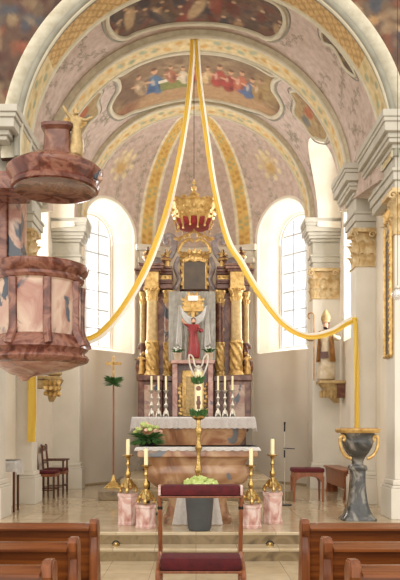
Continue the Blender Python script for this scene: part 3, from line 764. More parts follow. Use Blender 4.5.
for s in (-1,1):
    bm=B()
    for e,z0,z1 in ((0,290,285),(.03,285,283),(0,283,276),(.04,276,274),(.09,274,271),(.12,271,269)):
        box(bm,cxr+s*(.78-e),cxr+s*(1.12+e),15.58-e,16.6,pz(z0),pz(z1),.012); box(bm,cxr+s*(.5),cxr+s*(.80+e),15.88-e,16.6,pz(z0),pz(z1),.012); box(bm,cxr+s*1.1,cxr+s*(1.26+e),16.1-e,16.6,pz(z0),pz(z1),.012)
    obj('entablature',bm,'darkm',t,smooth=False)
for s in (-1,1):
    bm=B()
    for x in np.linspace(.82,1.08,4): box(bm,cxr+s*x-.02,cxr+s*x+.02,15.55,15.58,pz(282),pz(277),.005)
    for i in range(5): leafs(bm,(cxr+s*(.82+.07*i),15.52,pz(291)),(0,-1,.0),(0,0,-1),.07,.14,.3)
    box(bm,cxr+s*.8,cxr+s*1.1,15.5,15.58,pz(293),pz(277)); obj('frieze_ornament',bm,'gold',t); bm=B(); box(bm,cxr+s*.52,cxr+s*.79,15.865,15.88,pz(281),pz(277))
    for x in np.linspace(.55,.75,3): ball(bm,(cxr+s*x,15.87,pz(279)),.03,1)
    obj('frieze_ornament',bm,'gold',t)
# upper storey
bm=B(); box(bm,cxr-.34,cxr+.34,16.1,16.5,pz(290),pz(258),.01)
prism(bm,[(cxr-.34,pz(258.5))]+[(cxr+.34*cos(PI-PI*i/12),pz(258.5)+.2*sin(PI*i/12)) for i in range(1,12)]+[(cxr+.34,pz(258.5))],'y',16.1,16.5); obj('upper_panel',bm,'darkm',t,smooth=False)
bm=B(); prism(bm,[(cxr-.25,pz(289)),(cxr-.25,pz(262))]+[(cxr+.25*cos(PI-PI*i/12),pz(262)+.16*sin(PI*i/12)) for i in range(1,12)]+[(cxr+.25,pz(262)),(cxr+.25,pz(289))],'y',16.04,16.1); obj('upper_painting',bm,'paintdark',t,smooth=False)
bm=B(); tube(bm,[(cxr-.27,16.04,pz(289)),(cxr-.27,16.04,pz(262))]+[(cxr+.27*cos(PI-PI*i/12),16.04,pz(262)+.18*sin(PI*i/12)) for i in range(1,12)]+[(cxr+.27,16.04,pz(262)),(cxr+.27,16.04,pz(289))],.028,8)
for i in range(7): a=PI*(.15+.7*i/6); leafs(bm,(cxr+.24*cos(a),16.04,pz(262)+.16*sin(a)),(0,-1,0),(cos(a),0,sin(a)),.1,.2,.3)
for s in (-1,1):
    for zz in (268,276,284): ball(bm,(cxr+s*.3,16.02,pz(zz)),.05,1,(1,.6,1.3),.5)
obj('upper_frame',bm,'gold',t)
for s in (-1,1):
    P=[(cxr+s*.98,16.0,pz(268)),(cxr+s*.9,16.0,pz(262)),(cxr+s*.75,16.0,pz(262)),(cxr+s*.55,16.0,pz(256)),(cxr+s*.46,16.0,pz(246)),(cxr+s*.5,16.0,pz(238)),(cxr+s*.64,16,pz(236)),(cxr+s*.67,16,pz(242)),(cxr+s*.6,16,pz(244))]
    bm=B(); tube(bm,curve3(P,44),[.075-.04*i/44 for i in range(45)],8,flat=1.4); obj('volute',bm,'grey',t)
    P=[(cxr+s*.45,15.98,pz(290)),(cxr+s*.36,15.98,pz(280)),(cxr+s*.44,15.98,pz(268)),(cxr+s*.36,15.98,pz(258))]
    bm=B(); tube(bm,curve3(P,24),.05,8); obj('volute',bm,'grey',t)
    bm=B()
    for q in range(7): leafs(bm,(cxr+s*(.02+.045*q),16.0,pz(262)+.02*sin(q)),(0,-1,0),(s*.2*q/3,0,1),.09,.24-.02*q,.5)
    obj('crest',bm,'gold',t)
    # gable volutes under the crown
    P=[(cxr+s*.02,16.0,pz(242)),(cxr+s*.14,16.0,pz(240)),(cxr+s*.3,16,pz(245)),(cxr+s*.36,16,pz(252)),(cxr+s*.28,16,pz(254))]
    bm=B(); tube(bm,curve3(P,24),.04,8); obj('volute',bm,'gold',t)
    # urns on the entablature
    for px_,yy in ((149 if s<0 else 240,15.75),(166 if s<0 else 223,16.0)):
        x=pxx(px_); z=pz(269)
        bm=B(); lathe(bm,[(.09,0),(.09,.03),(.04,.05),(.05,.09),(.11,.16),(.12,.22),(.06,.28),(.08,.31),(.03,.36),(.035,.4),(.005,.44)],(x,yy,z),18); obj('urn',bm,'darkm',t)
        bm=B(); lathe(bm,[(.122,.17),(.135,.19),(.122,.215)],(x,yy,z),18); 
        for i in range(6): a=i*PI/3; ball(bm,(x+.09*cos(a),yy+.09*sin(a),z+.3),.028,1)
        obj('urn_gilding',bm,'gold',t)
    # scrolled side wings
    P=[(cxr+s*1.22,16.2,pz(376)),(cxr+s*1.3,16.2,pz(368)),(cxr+s*1.28,16.2,pz(360)),(cxr+s*1.2,16.2,pz(352)),(cxr+s*1.24,16.2,pz(344)),(cxr+s*1.3,16.2,pz(348))]
    bm=B(); tube(bm,curve3(P,30),[.07-.035*i/30 for i in range(31)],8); obj('side_scroll',bm,'darkm',t)
    bm=B()
    for i in range(6): ball(bm,(cxr+s*(1.2+.04*sin(i*2)),16.12,pz(378-5*i)),.045,1,(1,.7,1.2),.5)
    obj('side_gilding',bm,'gold',t)
    # gilded angels beside the upper storey and putti at the columns
    f,Mx=figure(t,(cxr+s*.62,15.95,pz(269)),.42,[(-1,[(.06,-.03,-.1),(.05,-.08,.02),(.03,-.05,.04)]),(1,[(.06,0,.03),(.06,-.02,.08),(.03,0,.05)])],'gold','angel',turn=s*.4,headmat='gold')
    f,Mx=figure(t,(cxr+s*1.2,15.8,pz(376)),.5,[(-1,[(.06,-.03,-.1),(.03,-.08,.03),(.02,-.04,.03)]),(1,[(.06,-.02,-.09),(.02,-.06,.02),(.0,-.04,.04)])],'gold','angel',turn=-s*.2,headmat='gold')
    bm=B()
    for i in range(0): a=i*.7; ball(bm,(cxr+s*(.78+.04*sin(a)),15.72,pz(296+ i*1.2)),.04,1,(1.2,.7,1),.5)
    for i in range(14): ball(bm,(cxr+s*(.60+.05*sin(i*1.3)),15.98,pz(300+i*5)),.045,1,(.9,.6,1.3),.6)
    obj('gilded_ornament',bm,'gold',t)
# veil and cross with the drape, set up before the niche
VY=15.72
def vz(y): return EYE-(y-428)*VY/F
def vx(x): return (x-196)*VY/F
bm=B(); rows=[]
for j in range(20):
    q=j/19; z=vz(291)+(vz(361)-vz(291))*q; rows.append([(vx(168.5)+(vx(215.5)-vx(168.5))*i/70+.02*sin(i*.9)*q*0,VY+.05+.018*sin(i*.85+q*.8)*(.3+q),z) for i in range(71)])
rings(bm,rows,cap=False,close=False); bmesh.ops.solidify(bm,geom=list(bm.faces),thickness=.004); tag(obj('veil',bm,'veil',ang=80),'thin grey veil hung as backdrop in the retable niche','veil')
t=thing('altar_cross','gilded wooden cross with white draped cloth behind the red robed statue','cross',(vx(192.5),VY-.1,vz(361)))
bm=B(); box(bm,vx(190.8),vx(194.8),VY-.12,VY-.07,vz(361),vz(296),.01); box(bm,vx(178),vx(207.5),VY-.13,VY-.08,vz(312.5),vz(308.5),.01); obj('cross_beam',bm,'gold',t,smooth=False)
bm=B(); lathe(bm,[(.03,-.08),(.2,-.07),(.22,-.04),(.2,-.01),(.05,0)],(0,0,0),30); 
for i in range(16): a=i*PI/8; leafs(bm,(.17*cos(a),.17*sin(a),-.05),(0,0,-1),(cos(a),sin(a),0),.06,.16 if i%2 else .1,.1)
bmesh.ops.rotate(bm,cent=(0,0,0),matrix=Matrix.Rotation(PI/2,3,'X'),verts=bm.verts); bmesh.ops.translate(bm,vec=(vx(192.8),VY-.08,vz(304)),verts=bm.verts); obj('ray_wreath',bm,'gold',t)
bm=B(); box(bm,vx(188),vx(198),VY-.165,VY-.14,vz(302),vz(297),.006); obj('title_board',bm,'linen',t,smooth=False)
bm=B(); nn=50
for k_ in range(4):
    P=[(vx(180.5),VY-.19-.012*k_,vz(307+k_)),(vx(183),VY-.22,vz(313+1.5*k_)),(vx(188),VY-.25,vz(318.5+1.7*k_)),(vx(193.5),VY-.26,vz(320.5+1.8*k_)),(vx(199),VY-.25,vz(318.5+1.7*k_)),(vx(203.5),VY-.22,vz(313+1.5*k_)),(vx(206),VY-.19,vz(307+k_))]
    tube(bm,curve3(P,36),[.012+.018*sin(PI*q_/36) for q_ in range(37)],8)
for s,x0 in ((-1,180),(1,206.5)):
    rows=[]
    for j in range(14):
        q=j/13; w=.06+.08*q; rows.append([(vx(x0)+s*.02*q+w*(i/12-.5),VY-.18+.022*sin(i*1.6+q),vz(307)+(vz(346)-vz(307))*q*(1-.1*s*(i/12-.5))) for i in range(13)])
    rings(bm,rows,cap=False,close=False)
bmesh.ops.solidify(bm,geom=[f for f in bm.faces],thickness=.004); obj('draped_cloth',bm,'linen',t,ang=80)
# exposition stand of pink marble
EY=15.0
def ez(y): return EYE-(y-428)*EY/F
def ex(x): return (x-196)*EY/F
t=thing('exposition_stand','pink marble framed stand holding the statue on the high altar','altar stand',(ex(192),EY,1.83))
for a,b in ((172.5,177.5),(208,213)): bm=B(); box(bm,ex(a),ex(b),EY-.08,EY+.3,1.83,ez(364),.008); obj('post',bm,'pinkm',t,smooth=False)
bm=B(); box(bm,ex(171),ex(214.5),EY-.12,EY+.95,ez(364),ez(360.5),.01); obj('top_slab',bm,'pinkm',t,smooth=False)
bm=B(); box(bm,ex(177.5),ex(208),EY+.15,EY+.3,1.83,ez(364),.005); obj('back_board',bm,'darkm',t,smooth=False)
bm=B(); box(bm,ex(182),ex(204),EY+.1,EY+.15,1.85,ez(370),.01)
for s in (-1,1):
    for i in range(8): ball(bm,(ex(193)+s*.28+.02*sin(i*2),EY+.1,1.90+.09*i),.045,1,(1,.6,1.2),.5)
obj('tabernacle_door',bm,'gold',t)
bm=B(); box(bm,ex(186),ex(200),EY+.07,EY+.1,1.92,ez(376),.01); obj('door_panel',bm,'oldgold',t,smooth=False)
# statue with red robe
SY=15.3; b=Vector(((193.5-196)*SY/F,SY,ez(360.5)))
t=thing('christ_statue','small painted statue in a red robe standing before the draped cross','statue',b)
bm=B(); lathe(bm,[(.16,0),(.16,.04),(.14,.06)],b,20); obj('statue_base',bm,'oldgold',t)
f,Mx=figure(t,b+Vector((0,0,.055)),.92,[(-1,[(.08,-.03,.03),(.07,-.02,.09),(.03,-.01,.05)]),(1,[(.03,-.03,-.12),(-.02,-.1,-.02),(-.02,-.06,.02)])],'redrobe','figure'); hair(t,Mx); eyes(t,Mx)
bm=B(); rows=[]
for j in range(14):
    q=j/13; rows.append([((.1+.06*q)*cos(a)*1.05,(.085+.05*q)*sin(a)*(1+.1*sin(a*6)),.8-.68*q) for a in np.linspace(PI*.08,PI*.92,24)])
rings(bm,rows,cap=False,close=False); bmesh.ops.solidify(bm,geom=list(bm.faces),thickness=.012); bmesh.ops.transform(bm,matrix=Mx,verts=bm.verts); obj('mantle',bm,'palerobe',t,ang=80)
def pot(px,label):
    p=Vector(((px-196)*15.0/F,15.0,ez(360.5))); t=thing('potted_plant',label,'plant',p,'small potted plants on the stand')
    bm=B(); lathe(bm,[(.06,0),(.085,.13),(.095,.14),(.095,.16),(.08,.16),(.07,.12)],p,18); obj('pot',bm,'terracot',t)
    bm=B()
    for i in range(26): a=R_.uniform(0,2*PI); leafs(bm,p+Vector((.03*cos(a),.03*sin(a),.13)),(cos(a),sin(a),0),(cos(a)*.5,sin(a)*.5,1),.05,R_.uniform(.1,.2),.6)
    obj('foliage',bm,'leaf',t)
    bm=B()
    for i in range(9): a=i*.7; ball(bm,p+Vector((.07*cos(a),.07*sin(a),.24+.04*sin(i*3))),.022,1)
    obj('blossoms',bm,'whiteflower',t)
pot(177.5,'small flowering plant in clay pot on the left end of the pink stand'); pot(209,'small flowering plant in clay pot on the right end of the pink stand')
# six altar candlesticks
def altar_stick(px,label):
    d=14.75; p=Vector(((px-196)*d/F,d,1.83)); t=thing('candlestick',label,'candlestick',p,'silver candlesticks on the high altar')
    bm=B()
    for i in range(3): a=PI/2+i*2*PI/3; tube(bm,curve3([p+Vector((.058*cos(a),.058*sin(a),.012)),p+Vector((.05*cos(a),.05*sin(a),.05)),p+Vector((.03*cos(a),.03*sin(a),.13))],8),.018,6)
    lathe(bm,[(.05,.06),(.055,.1),(.025,.15),(.02,.2)],p,14); obj('foot',bm,'silver',t)
    bm=B(); lathe(bm,[(.018,.18),(.04,.22),(.045,.25),(.02,.29),(.016,.36),(.034,.39),(.036,.41),(.016,.44),(.018,.5),(.04,.52),(.016,.53)],p,14); obj('stem',bm,'silver',t)
    bm=B(); lathe(bm,[(.02,.52),(.055,.55),(.06,.565),(.02,.565)],p,16); obj('drip_pan',bm,'silver',t)
    bm=B(); lathe(bm,[(.021,.56),(.021,.86),(.012,.868)],p,12); c=obj('candle',bm,'wax',t)
    bm=B(); tube(bm,[p+Vector((0,0,.865)),p+Vector((0,0,.885))],.003,5); obj('wick',bm,'black',c)
    return t,p
s0,p0=altar_stick(151.5,'leftmost silver candlestick with white candle on the high altar')
for px,l in ((158.5,'silver candlestick second from left on the high altar'),(166,'silver candlestick just left of the pink marble stand'),(218,'silver candlestick just right of the pink marble stand'),(225,'silver candlestick second from right on the high altar'),(232.5,'rightmost silver candlestick with white candle on the high altar')):
    dup(s0,p0+Vector(((px-151.5)*14.75/F,0,0)),l)
# ---- hanging crown
CD=12.4; c0=Vector(((194-196)*CD/F,CD,0))
def cz(y): return EYE-(y-428)*CD/F
t=thing('hanging_crown','large gilded crown hanging on a wire above the high altar','crown',Vector((c0.x,CD,cz(226))))
zr=cz(205)
bm=B(); lathe(bm,[(.31,cz(222)),(.35,cz(220)),(.36,cz(217.5)),(.39,cz(214)),(.425,cz(210)),(.435,cz(208)),(.45,cz(206.5)),(.43,cz(205)),(.40,cz(208)),(.36,cz(214)),(.31,cz(219))],(c0.x,CD,0),64,16,.02)
for i in range(16):
    a=i*PI/8; ball(bm,(c0.x+.41*cos(a),CD+.41*sin(a),cz(212)),.03,1,(1,1,1.5)); ball(bm,(c0.x+.365*cos(a+.2),CD+.365*sin(a+.2),cz(217.5)),.022,1)
obj('crown_band',bm,'gold',t)
bm=B()
for i in range(16):
    a=i*PI/8; leafs(bm,(c0.x+.42*cos(a),CD+.42*sin(a),cz(208)),(cos(a),sin(a),0),(0,0,1),.13,.09 if i%2 else .15,.6)
obj('crown_leaves',bm,'gold',t)
for i in range(8):
    a=i*PI/4+.2; bm=B(); tube(bm,curve3([(c0.x+r_*cos(a),CD+r_*sin(a),z) for r_,z in ((.40,cz(207)),(.37,cz(202.5)),(.29,cz(200.5)),(.18,cz(201.5)),(.09,cz(198)),(.025,cz(192)))],18),.019,6)
    for q,zq in ((.37,201.5),(.28,199.5),(.18,200.5)): ball(bm,(c0.x+q*cos(a),CD+q*sin(a),cz(zq)),.024,1)
    obj('crown_arch',bm,'gold',t)
bm=B(); lathe(bm,[(.02,cz(195)),(.05,cz(193)),(.03,cz(191)),(.05,cz(189)),(.055,cz(187.5)),(.02,cz(185.5))],(c0.x,CD,0),16); obj('orb',bm,'gold',t)
bm=B(); box(bm,c0.x-.01,c0.x+.01,CD-.01,CD+.01,cz(186),cz(179.5)); box(bm,c0.x-.045,c0.x+.045,CD-.01,CD+.01,cz(183.6),cz(182.4)); obj('cross',bm,'gold',t)
bm=B(); lathe(bm,[(.31,cz(220)),(.33,cz(222)),(.31,cz(225)),(.27,cz(228)),(.1,cz(229)),(.05,cz(229))],(c0.x,CD,0),48,12,.05); obj('lining',bm,'redrobe',t)
bm=B()
for i in range(14):
    a=i*PI/7; tube(bm,[(c0.x+.34*cos(a),CD+.34*sin(a),cz(219)),(c0.x+.335*cos(a),CD+.335*sin(a),cz(223)),(c0.x+.30*cos(a),CD+.30*sin(a),cz(228+(i%2)*2.5))],[.02,.026,.01],6); ball(bm,(c0.x+.3*cos(a),CD+.3*sin(a),cz(229+(i%2)*2.5)),.024,1)
obj('tassels',bm,'gold',t)
bm=B()
for s_ in (-1,1):
    tube(bm,curve3([(c0.x+s_*.36,CD,cz(238)),(c0.x+s_*.26,CD,cz(240)),(c0.x+s_*.18,CD,cz(236)),(c0.x+s_*.1,CD,cz(234)),(c0.x,CD,cz(231))],16),.022,6)
    for q in range(4): leafs(bm,(c0.x+s_*(.08+.07*q),CD,cz(234+q)),(0,-1,0),(s_*.4,0,-1),.06,.09,.3)
tube(bm,[(c0.x,CD,cz(228)),(c0.x,CD,cz(233))],.02,6)
obj('pendant',bm,'gold',t)
bm=B(); tube(bm,[(c0.x,CD,cz(180)),(c0.x,CD,8.395)],.006,6); obj('wire',bm,'black',t)
# ---- yellow and white ribbons
def ribbon(name,label,pts,w0,w1,white=True):
    """pts: world points; ribbon hangs with its width across, gently folded"""
    C=curve3(pts,150); root=thing(name,label,'ribbon',C[-1])
    n=len(C)
    def strip(a0,a1,nm,mat,off):
        bm=B(); rr=[]
        for i,p in enumerate(C):
            tg=(C[min(i+1,n-1)]-C[max(i-1,0)]).normalized(); side=tg.cross(Vector((0,1,0))).normalized(); dp=Vector((0,1,0)); q=i/(n-1); w=w0+(w1-w0)*min(1,q*2.2)
            tw=.5*sin(q*9)+.3; K=8; top=[];bot=[]
            for k_ in range(K+1):
                f=a0+(a1-a0)*k_/K; s_=(f-.5)*w; d_=dp*(.02*sin(f*9+q*7)+s_*.35*tw+off)
                pt=p+side*s_+d_; top.append(pt+dp*.003); bot.append(pt-dp*.003)
            rr.append(top+bot[::-1])
        rings(bm,rr); return obj(nm,bm,mat,root,ang=80)
    strip(0,.62,'yellow_band','yellow',0)
    if white: strip(.62,1,'white_band','paleyel',.006)
    return root
def RP(L,d=12.05): return [at(x,y,d if len(L)==0 else d) for x,y in L]
def RPd(L): return [at(x,y,d) for x,y,d in L]
ribbon('ribbon','yellow and white ribbon swooping left from the vault to the pulpit side',RPd([(193.6,27,12.28),(191.5,70,12.2),(186,120,12.1),(177,170,12.0),(165,218,12.0),(149,262,12.0),(130,298,12.0),(110,325,12.0),(92,339,12.0),(72,341,11.95),(52,334,11.92),(38,318,11.9)]),.09,.13)
ribbon('ribbon','yellow and white ribbon swooping right from the vault to the right pilaster',RPd([(357,318,11.9),(346,323,11.9),(333,331,11.92),(315,336,11.98),(300,334,12),(284,324,12),(270,308,12.0),(254,285,12.0),(241,262,12),(228,240,12.0),(215,190,12.0),(206,130,12.1),(199,75,12.2),(196.6,27,12.28)][::-1]),.09,.12)
ribbon('ribbon','yellow ribbon tail hanging straight down behind the marble lectern',RPd([(355,317,11.88),(357.5,330,11.87),(358,370,11.86),(358,415,11.86),(358,440,11.86)]),.11,.13,False)
ribbon('ribbon','yellow ribbon tail hanging below the pulpit beside the left chairs',RPd([(36,317,11.88),(34.5,330,11.87),(34.5,370,11.86),(35,415,11.86),(34,442,11.86)]),.16,.22,False)
# ---- front altar
ax=at(197.5,448,9.35).x
t=thing('altar_table','front altar of brown veined marble with bulging body facing the pews','altar',(ax,9.8,.3))
bm=B(); loft(bm,[(.302,.47,.3),(.38,.47,.3),(.40,.44,.27),(.6,.40,.24),(.72,.43,.26),(.80,.58,.32),(.88,.68,.37),(.98,.72,.40),(1.05,.70,.39),(1.10,.66,.36),(1.17,.70,.38),(1.21,.75,.40)],ax,9.75,56,5); obj('altar_body',bm,'altm',t)
bm=B(); box(bm,ax-.80,ax+.80,9.3,10.2,1.21,1.34,.018); obj('altar_slab',bm,'altm',t,smooth=False)
cloth('altar_cloth','thin white cloth lying flat along the front altar slab',ax-.81,ax+.81,9.29,10.21,1.342,.035,'linen',.003)
# ---- white drapery at the altar foot
bm=B(); rows=[]
cl=at(197,500,9.2)
for j in range(16):
    q=j/15; hw=.27+.07*q; rows.append([(ax+hw*(i/30*2-1),9.385-.03*q+.012*sin(i*1.3)*(.3+q),.70-(.70-.308)*q) for i in range(31)])
rings(bm,rows,cap=False,close=False); bmesh.ops.solidify(bm,geom=list(bm.faces),thickness=.005); tag(obj('drapery',bm,'linen',ang=80),'white cloth draped to the floor behind the grey flower bucket','cloth')
# ---- grey bucket with green flowers
p=at(199.5,530,8.92); p.z=.3
t=thing('flower_bucket','tall grey bucket of pale green hydrangeas before the front altar','flower pot',p)
bm=B(); lathe(bm,[(.135,.003),(.15,.03),(.192,.53),(.2,.54),(.2,.56),(.18,.56),(.17,.5)],p,32); obj('bucket',bm,'bucket',t)
bm=B()
for i in range(17): 
    a=i*2.4; r=.035+.17*math.sqrt(i/17); ball(bm,p+Vector((r*cos(a),r*sin(a)*.8,.66-.18*r/.2*.5+.02*sin(i))),.062,2,(1,1,.8),.5)
obj('blossoms',bm,'paleflower',t,ang=20)
bm=B()
for i in range(40): a=R_.uniform(0,2*PI); leafs(bm,p+Vector((.13*cos(a),.11*sin(a),.54)),(cos(a),sin(a),0),(cos(a),sin(a),.7),.06,R_.uniform(.08,.14),.5)
obj('foliage',bm,'leaf',t)
# ---- paschal candle stand
pd=9.02; p=at(198.5,530,pd+.1); p.z=.3; pd=p.y
def Z(y): return EYE-(y-428)*pd/F
p.y=9.2+.0
t=thing('paschal_candlestick','tall brass stand with thick white candle and green wreaths before the front altar','candlestick',p)
p.y=9.225
bm=B(); lathe(bm,[(.1,.003),(.1,.03),(.08,.06),(.05,.12),(.03,.2),(.028,.3),(.045,.36),(.05,.42),(.03,.5),(.022,.66),(.04,.72),(.05,.76),(.03,.82),(.022,.98),(.03,1.0),(.05,1.04),(.03,1.08),(.022,1.18),(.04,1.24),(.045,1.28),(.025,1.33),(.03,1.42)],p,24,8,.05); obj('stem',bm,'brass',t)
bm=B(); lathe(bm,[(.03,1.40),(.08,1.43),(.09,1.46),(.03,1.465)],p,24); obj('drip_pan',bm,'brass',t)
bm=B(); lathe(bm,[(.052,1.46),(.052,2.05),(.03,2.06)],p,24); c=obj('candle',bm,'wax',t)
bm=B(); z=p.z; box(bm,p.x-.02,p.x+.02,p.y-.056,p.y-.05,z+1.55,z+1.72,.002); ball(bm,(p.x,p.y-.05,z+1.82),.034,2,(1,.25,1)); ball(bm,(p.x,p.y-.05,z+1.63),.04,2,(.8,.25,1)); obj('relief',bm,'redm',c)
def wreath(z,r,n):
    bm=B()
    for i in range(n):
        a=R_.uniform(0,2*PI); leafs(bm,p+Vector((r*.6*cos(a),r*.6*sin(a),z+R_.uniform(-.01,.03))),(cos(a)*.3,sin(a)*.3,1),(cos(a),sin(a),R_.uniform(-.3,.5)),.03,R_.uniform(.05,.1),.4)
    return obj('wreath',bm,'leaf',t)
wreath(1.49,.09,80); wreath(1.93,.065,50)
for sw in (-1,1):
    bm=B(); tube(bm,curve3([p+Vector((0,-.05,2.07)),p+Vector((sw*.05,-.05,2.13)),p+Vector((sw*.07,-.05,2.22)),p+Vector((sw*.12,-.05,2.26)),p+Vector((sw*.12,-.05,2.16)),p+Vector((sw*.09,-.05,2.06)),p+Vector((sw*.055,-.05,1.98))],24),.012,6); obj('ornament',bm,'silver',t)
bm=B(); lathe(bm,[(.054,2.04),(.056,2.07),(.03,2.11),(.01,2.13)],p,16); obj('follower',bm,'silver',t)
# ---- marble pedestals with brass candlesticks
def pedestal(px,py,d,h,w,label):
    p=at(px,py,d); p.z=.3; bm=B(); n=8
    secs=[(0,w),(.03,w),(.045,w*.93),(h-.05,w*.93),(h-.035,w),(h,w)]
    rings(bm,[[(p.x+r*cos(PI/8+i*PI/4),p.y+r*sin(PI/8+i*PI/4),p.z+.002+z) for i in range(n)] for z,r in secs])
    o=obj('marble_pedestal',bm,'blockm',smooth=False); tag(o,label,'pedestal','pink marble candlestick pedestals'); return p+Vector((0,0,h+.002))
def bigstick(p,label,sc=1):
    t=thing('candlestick',label,'candlestick',p,'brass floor candlesticks beside the front altar'); s=sc
    bm=B()
    for i in range(3):
        a=PI/2+PI+i*2*PI/3; d=Vector((cos(a),sin(a),0)); tube(bm,curve3([p+d*.125*s+Vector((0,0,.022)),p+d*.12*s+Vector((0,0,.06)),p+d*.07*s+Vector((0,0,.12*s)),p+d*.03*s+Vector((0,0,.18*s))],12),[.024*s]*13,7); ball(bm,p+d*.12*s+Vector((0,0,.026)),.026,1); ball(bm,p+d*.085*s+Vector((0,0,.1)),.03,1,(1,1,1),.4)
    lathe(bm,[(.05,.05),(.07,.08),(.06,.14),(.03,.19)],p,16); obj('foot',bm,'brass',t)
    bm=B(); H=.50*s; lathe(bm,[(.03,.17),(.02,.2),(.038,.24*s),(.04,.27*s),(.018,.31*s),(.018,.36*s),(.03,.39*s),(.018,.42*s),(.022,.46*s),(.036,.475*s),(.022,.495*s),(.02,H)],p,18); obj('stem',bm,'brass',t)
    bm=B(); lathe(bm,[(.02,H-.02),(.07,H),(.078,H+.015),(.03,H+.018)],p,20); obj('drip_pan',bm,'brass',t)
    bm=B(); lathe(bm,[(.027,H+.015),(.027,H+.22),(.015,H+.23)],p,16); c=obj('candle',bm,'wax',t)
    bm=B(); tube(bm,[p+Vector((0,0,H+.225)),p+Vector((0,0,H+.245))],.003,5); obj('wick',bm,'black',c)
    return t
q=pedestal(128,525,9.45,.42,.145,'taller pink marble pedestal at far left of the front altar'); big=bigstick(q,'brass candlestick on the taller left pink pedestal'); q0=q.copy()
q2=pedestal(146,528,9.15,.30,.145,'low pink marble pedestal left of the grey flower bucket'); dup(big,q2,'brass candlestick on the low left pink pedestal by the kneeler')
q3=pedestal(251,528,9.15,.30,.145,'low pink marble pedestal right of the grey flower bucket'); dup(big,q3,'brass candlestick on the low right pink pedestal by the kneeler')
q4=pedestal(272.5,521,9.6,.42,.145,'taller pink marble pedestal at far right of the front altar'); dup(big,q4,'brass candlestick on the taller right pink pedestal')
# ---- flower arrangement on a black stand behind the front altar
p=Vector(((148-196)*10.55/F,10.55,.3))
t=thing('plant_stand','black metal stand half hidden behind the left of the front altar','stand',p)
bm=B(); lathe(bm,[(.16,.003),(.16,.02),(.03,.03),(.03,.92),(.17,.93),(.17,.948)],p,20); obj('stand_pole',bm,'black',t)
p=p+Vector((0,0,.95))
t=thing('flower_arrangement','white and peach flowers with trailing leaves in dark pot left behind front altar','flowers',p)
bm=B(); lathe(bm,[(.11,0),(.15,.16),(.16,.18),(.13,.18)],p,24); obj('pot',bm,'black',t)
bm=B()
for i in range(170): a=R_.uniform(0,2*PI); leafs(bm,p+Vector((.12*cos(a),.12*sin(a),.2)),(cos(a),sin(a),0),(cos(a)*.8,sin(a)*.8,R_.uniform(-1.6,1.1)),.035,R_.uniform(.08,.19),.6)
obj('foliage',bm,'leaf',t)
bm=B(); bm2=B()
for i in range(26):
    a=i*2.4; r=.2*math.sqrt(i/26); ball(bm if i%3 else bm2,p+Vector((r*cos(a),r*sin(a),.40-.9*r*r/.2*.6+.02*sin(i*2))),.042,1,(1,1,.8),.5)
obj('blossoms',bm,'paleflower',t,ang=20); obj('blossoms',bm2,'pinkflower',t,ang=20)
# ---- kneeler
KY=7.0; kx=at(200.5,490,KY).x
t=thing('kneeler','wooden prayer kneeler with two crimson velvet pads in the centre aisle','kneeler',(kx,KY,0))
for s in (-1,1):
    x=kx+s*.405
    bm=B(); tube(bm,curve3([(x,KY+.16,.02),(x,KY+.12,.3),(x,KY+.02,.62),(x,KY,.93)],30),[.019+.005*abs(sin(i*.6)) for i in range(31)],8); obj('post',bm,'midwood',t)
    bm=B(); tube(bm,curve3([(x,KY-.42,.02),(x,KY-.42,.2),(x,KY-.3,.27),(x,KY-.02,.35)],16),.024,8); obj('leg',bm,'midwood',t)
    bm=B(); tube(bm,[(x,KY-.4,.08),(x,KY+.15,.08)],.02,8); obj('runner',bm,'midwood',t)
    bm=B(); lathe(bm,[(.024,.78),(.028,.80),(.022,.83),(.028,.86),(.024,.87)],(x,KY+.01,0),12); obj('post_ferrule',bm,'black',t)
bm=B(); box(bm,kx-.41,kx+.41,KY-.06,KY+.06,.905,.925,.008); obj('arm_board',bm,'midwood',t,smooth=False)
bm=B(); box(bm,kx-.395,kx+.395,KY-.08,KY+.08,.925,1.035,.04); obj('arm_pad',bm,'velvet',t)
for s in (-1,1): bm=B(); box(bm,kx+s*.394,kx+s*.42,KY-.07,KY+.07,.93,1.03,.008); obj('pad_end',bm,'blockm',t,smooth=False)
bm=B(); box(bm,kx-.40,kx+.40,KY-.4,KY-.1,.225,.25,.006); obj('kneeling_board',bm,'midwood',t,smooth=False)
bm=B(); box(bm,kx-.385,kx+.385,KY-.41,KY-.09,.25,.375,.035); obj('kneeling_pad',bm,'velvet',t)
# ---- pews
def pew(sg,d,label,xin):
    L=2.6; xo=xin+L; t=thing('church_pew',label,'pew',(sg*(xin+.045),d,0),'oak pews')
    X=lambda a:sg*a
    prof=[(-.05,.002),(.14,.002),(.13,.1),(.11,.3),(.13,.5),(.11,.62),(.06,.72),(.06,.84),(.08,.90),(.05,.955),(-.02,.96),(-.055,.93),(-.055,.88),(-.02,.83),(-.03,.76),(-.06,.66),(-.05,.3)]
    T=.058
    for a in (xin,xo-T):
        bm=B(); prism(bm,[(d+u,v) for u,v in prof],'x',X(a),X(a+T)); bmesh.ops.bevel(bm,geom=[e for e in bm.edges if abs((e.verts[0].co-e.verts[1].co).x)<.001],offset=.008,segments=2,affect='EDGES'); obj('end_panel',bm,'pewz',t,ang=30)
    bm=B(); box(bm,X(xin+T),X(xo-T),d-.0,d+.03,.16,.90,.004); obj('backrest',bm,'pew',t,smooth=False)
    bm=B(); prism(bm,[(d-.085,.885),(d-.085,.90),(d+.02,.925),(d+.045,.925),(d+.045,.90),(d,.885)],'x',X(xin+T),X(xo-T)); obj('top_rail',bm,'pew',t,smooth=False)
    bm=B(); box(bm,X(xin+T),X(xo-T),d+.03,d+.38,.42,.455,.008); obj('seat',bm,'pew',t,smooth=False)
    bm=B(); box(bm,X(xin+T),X(xo-T),d-.02,d+.0,.16,.26,.004); obj('stretcher',bm,'pew',t,smooth=False)
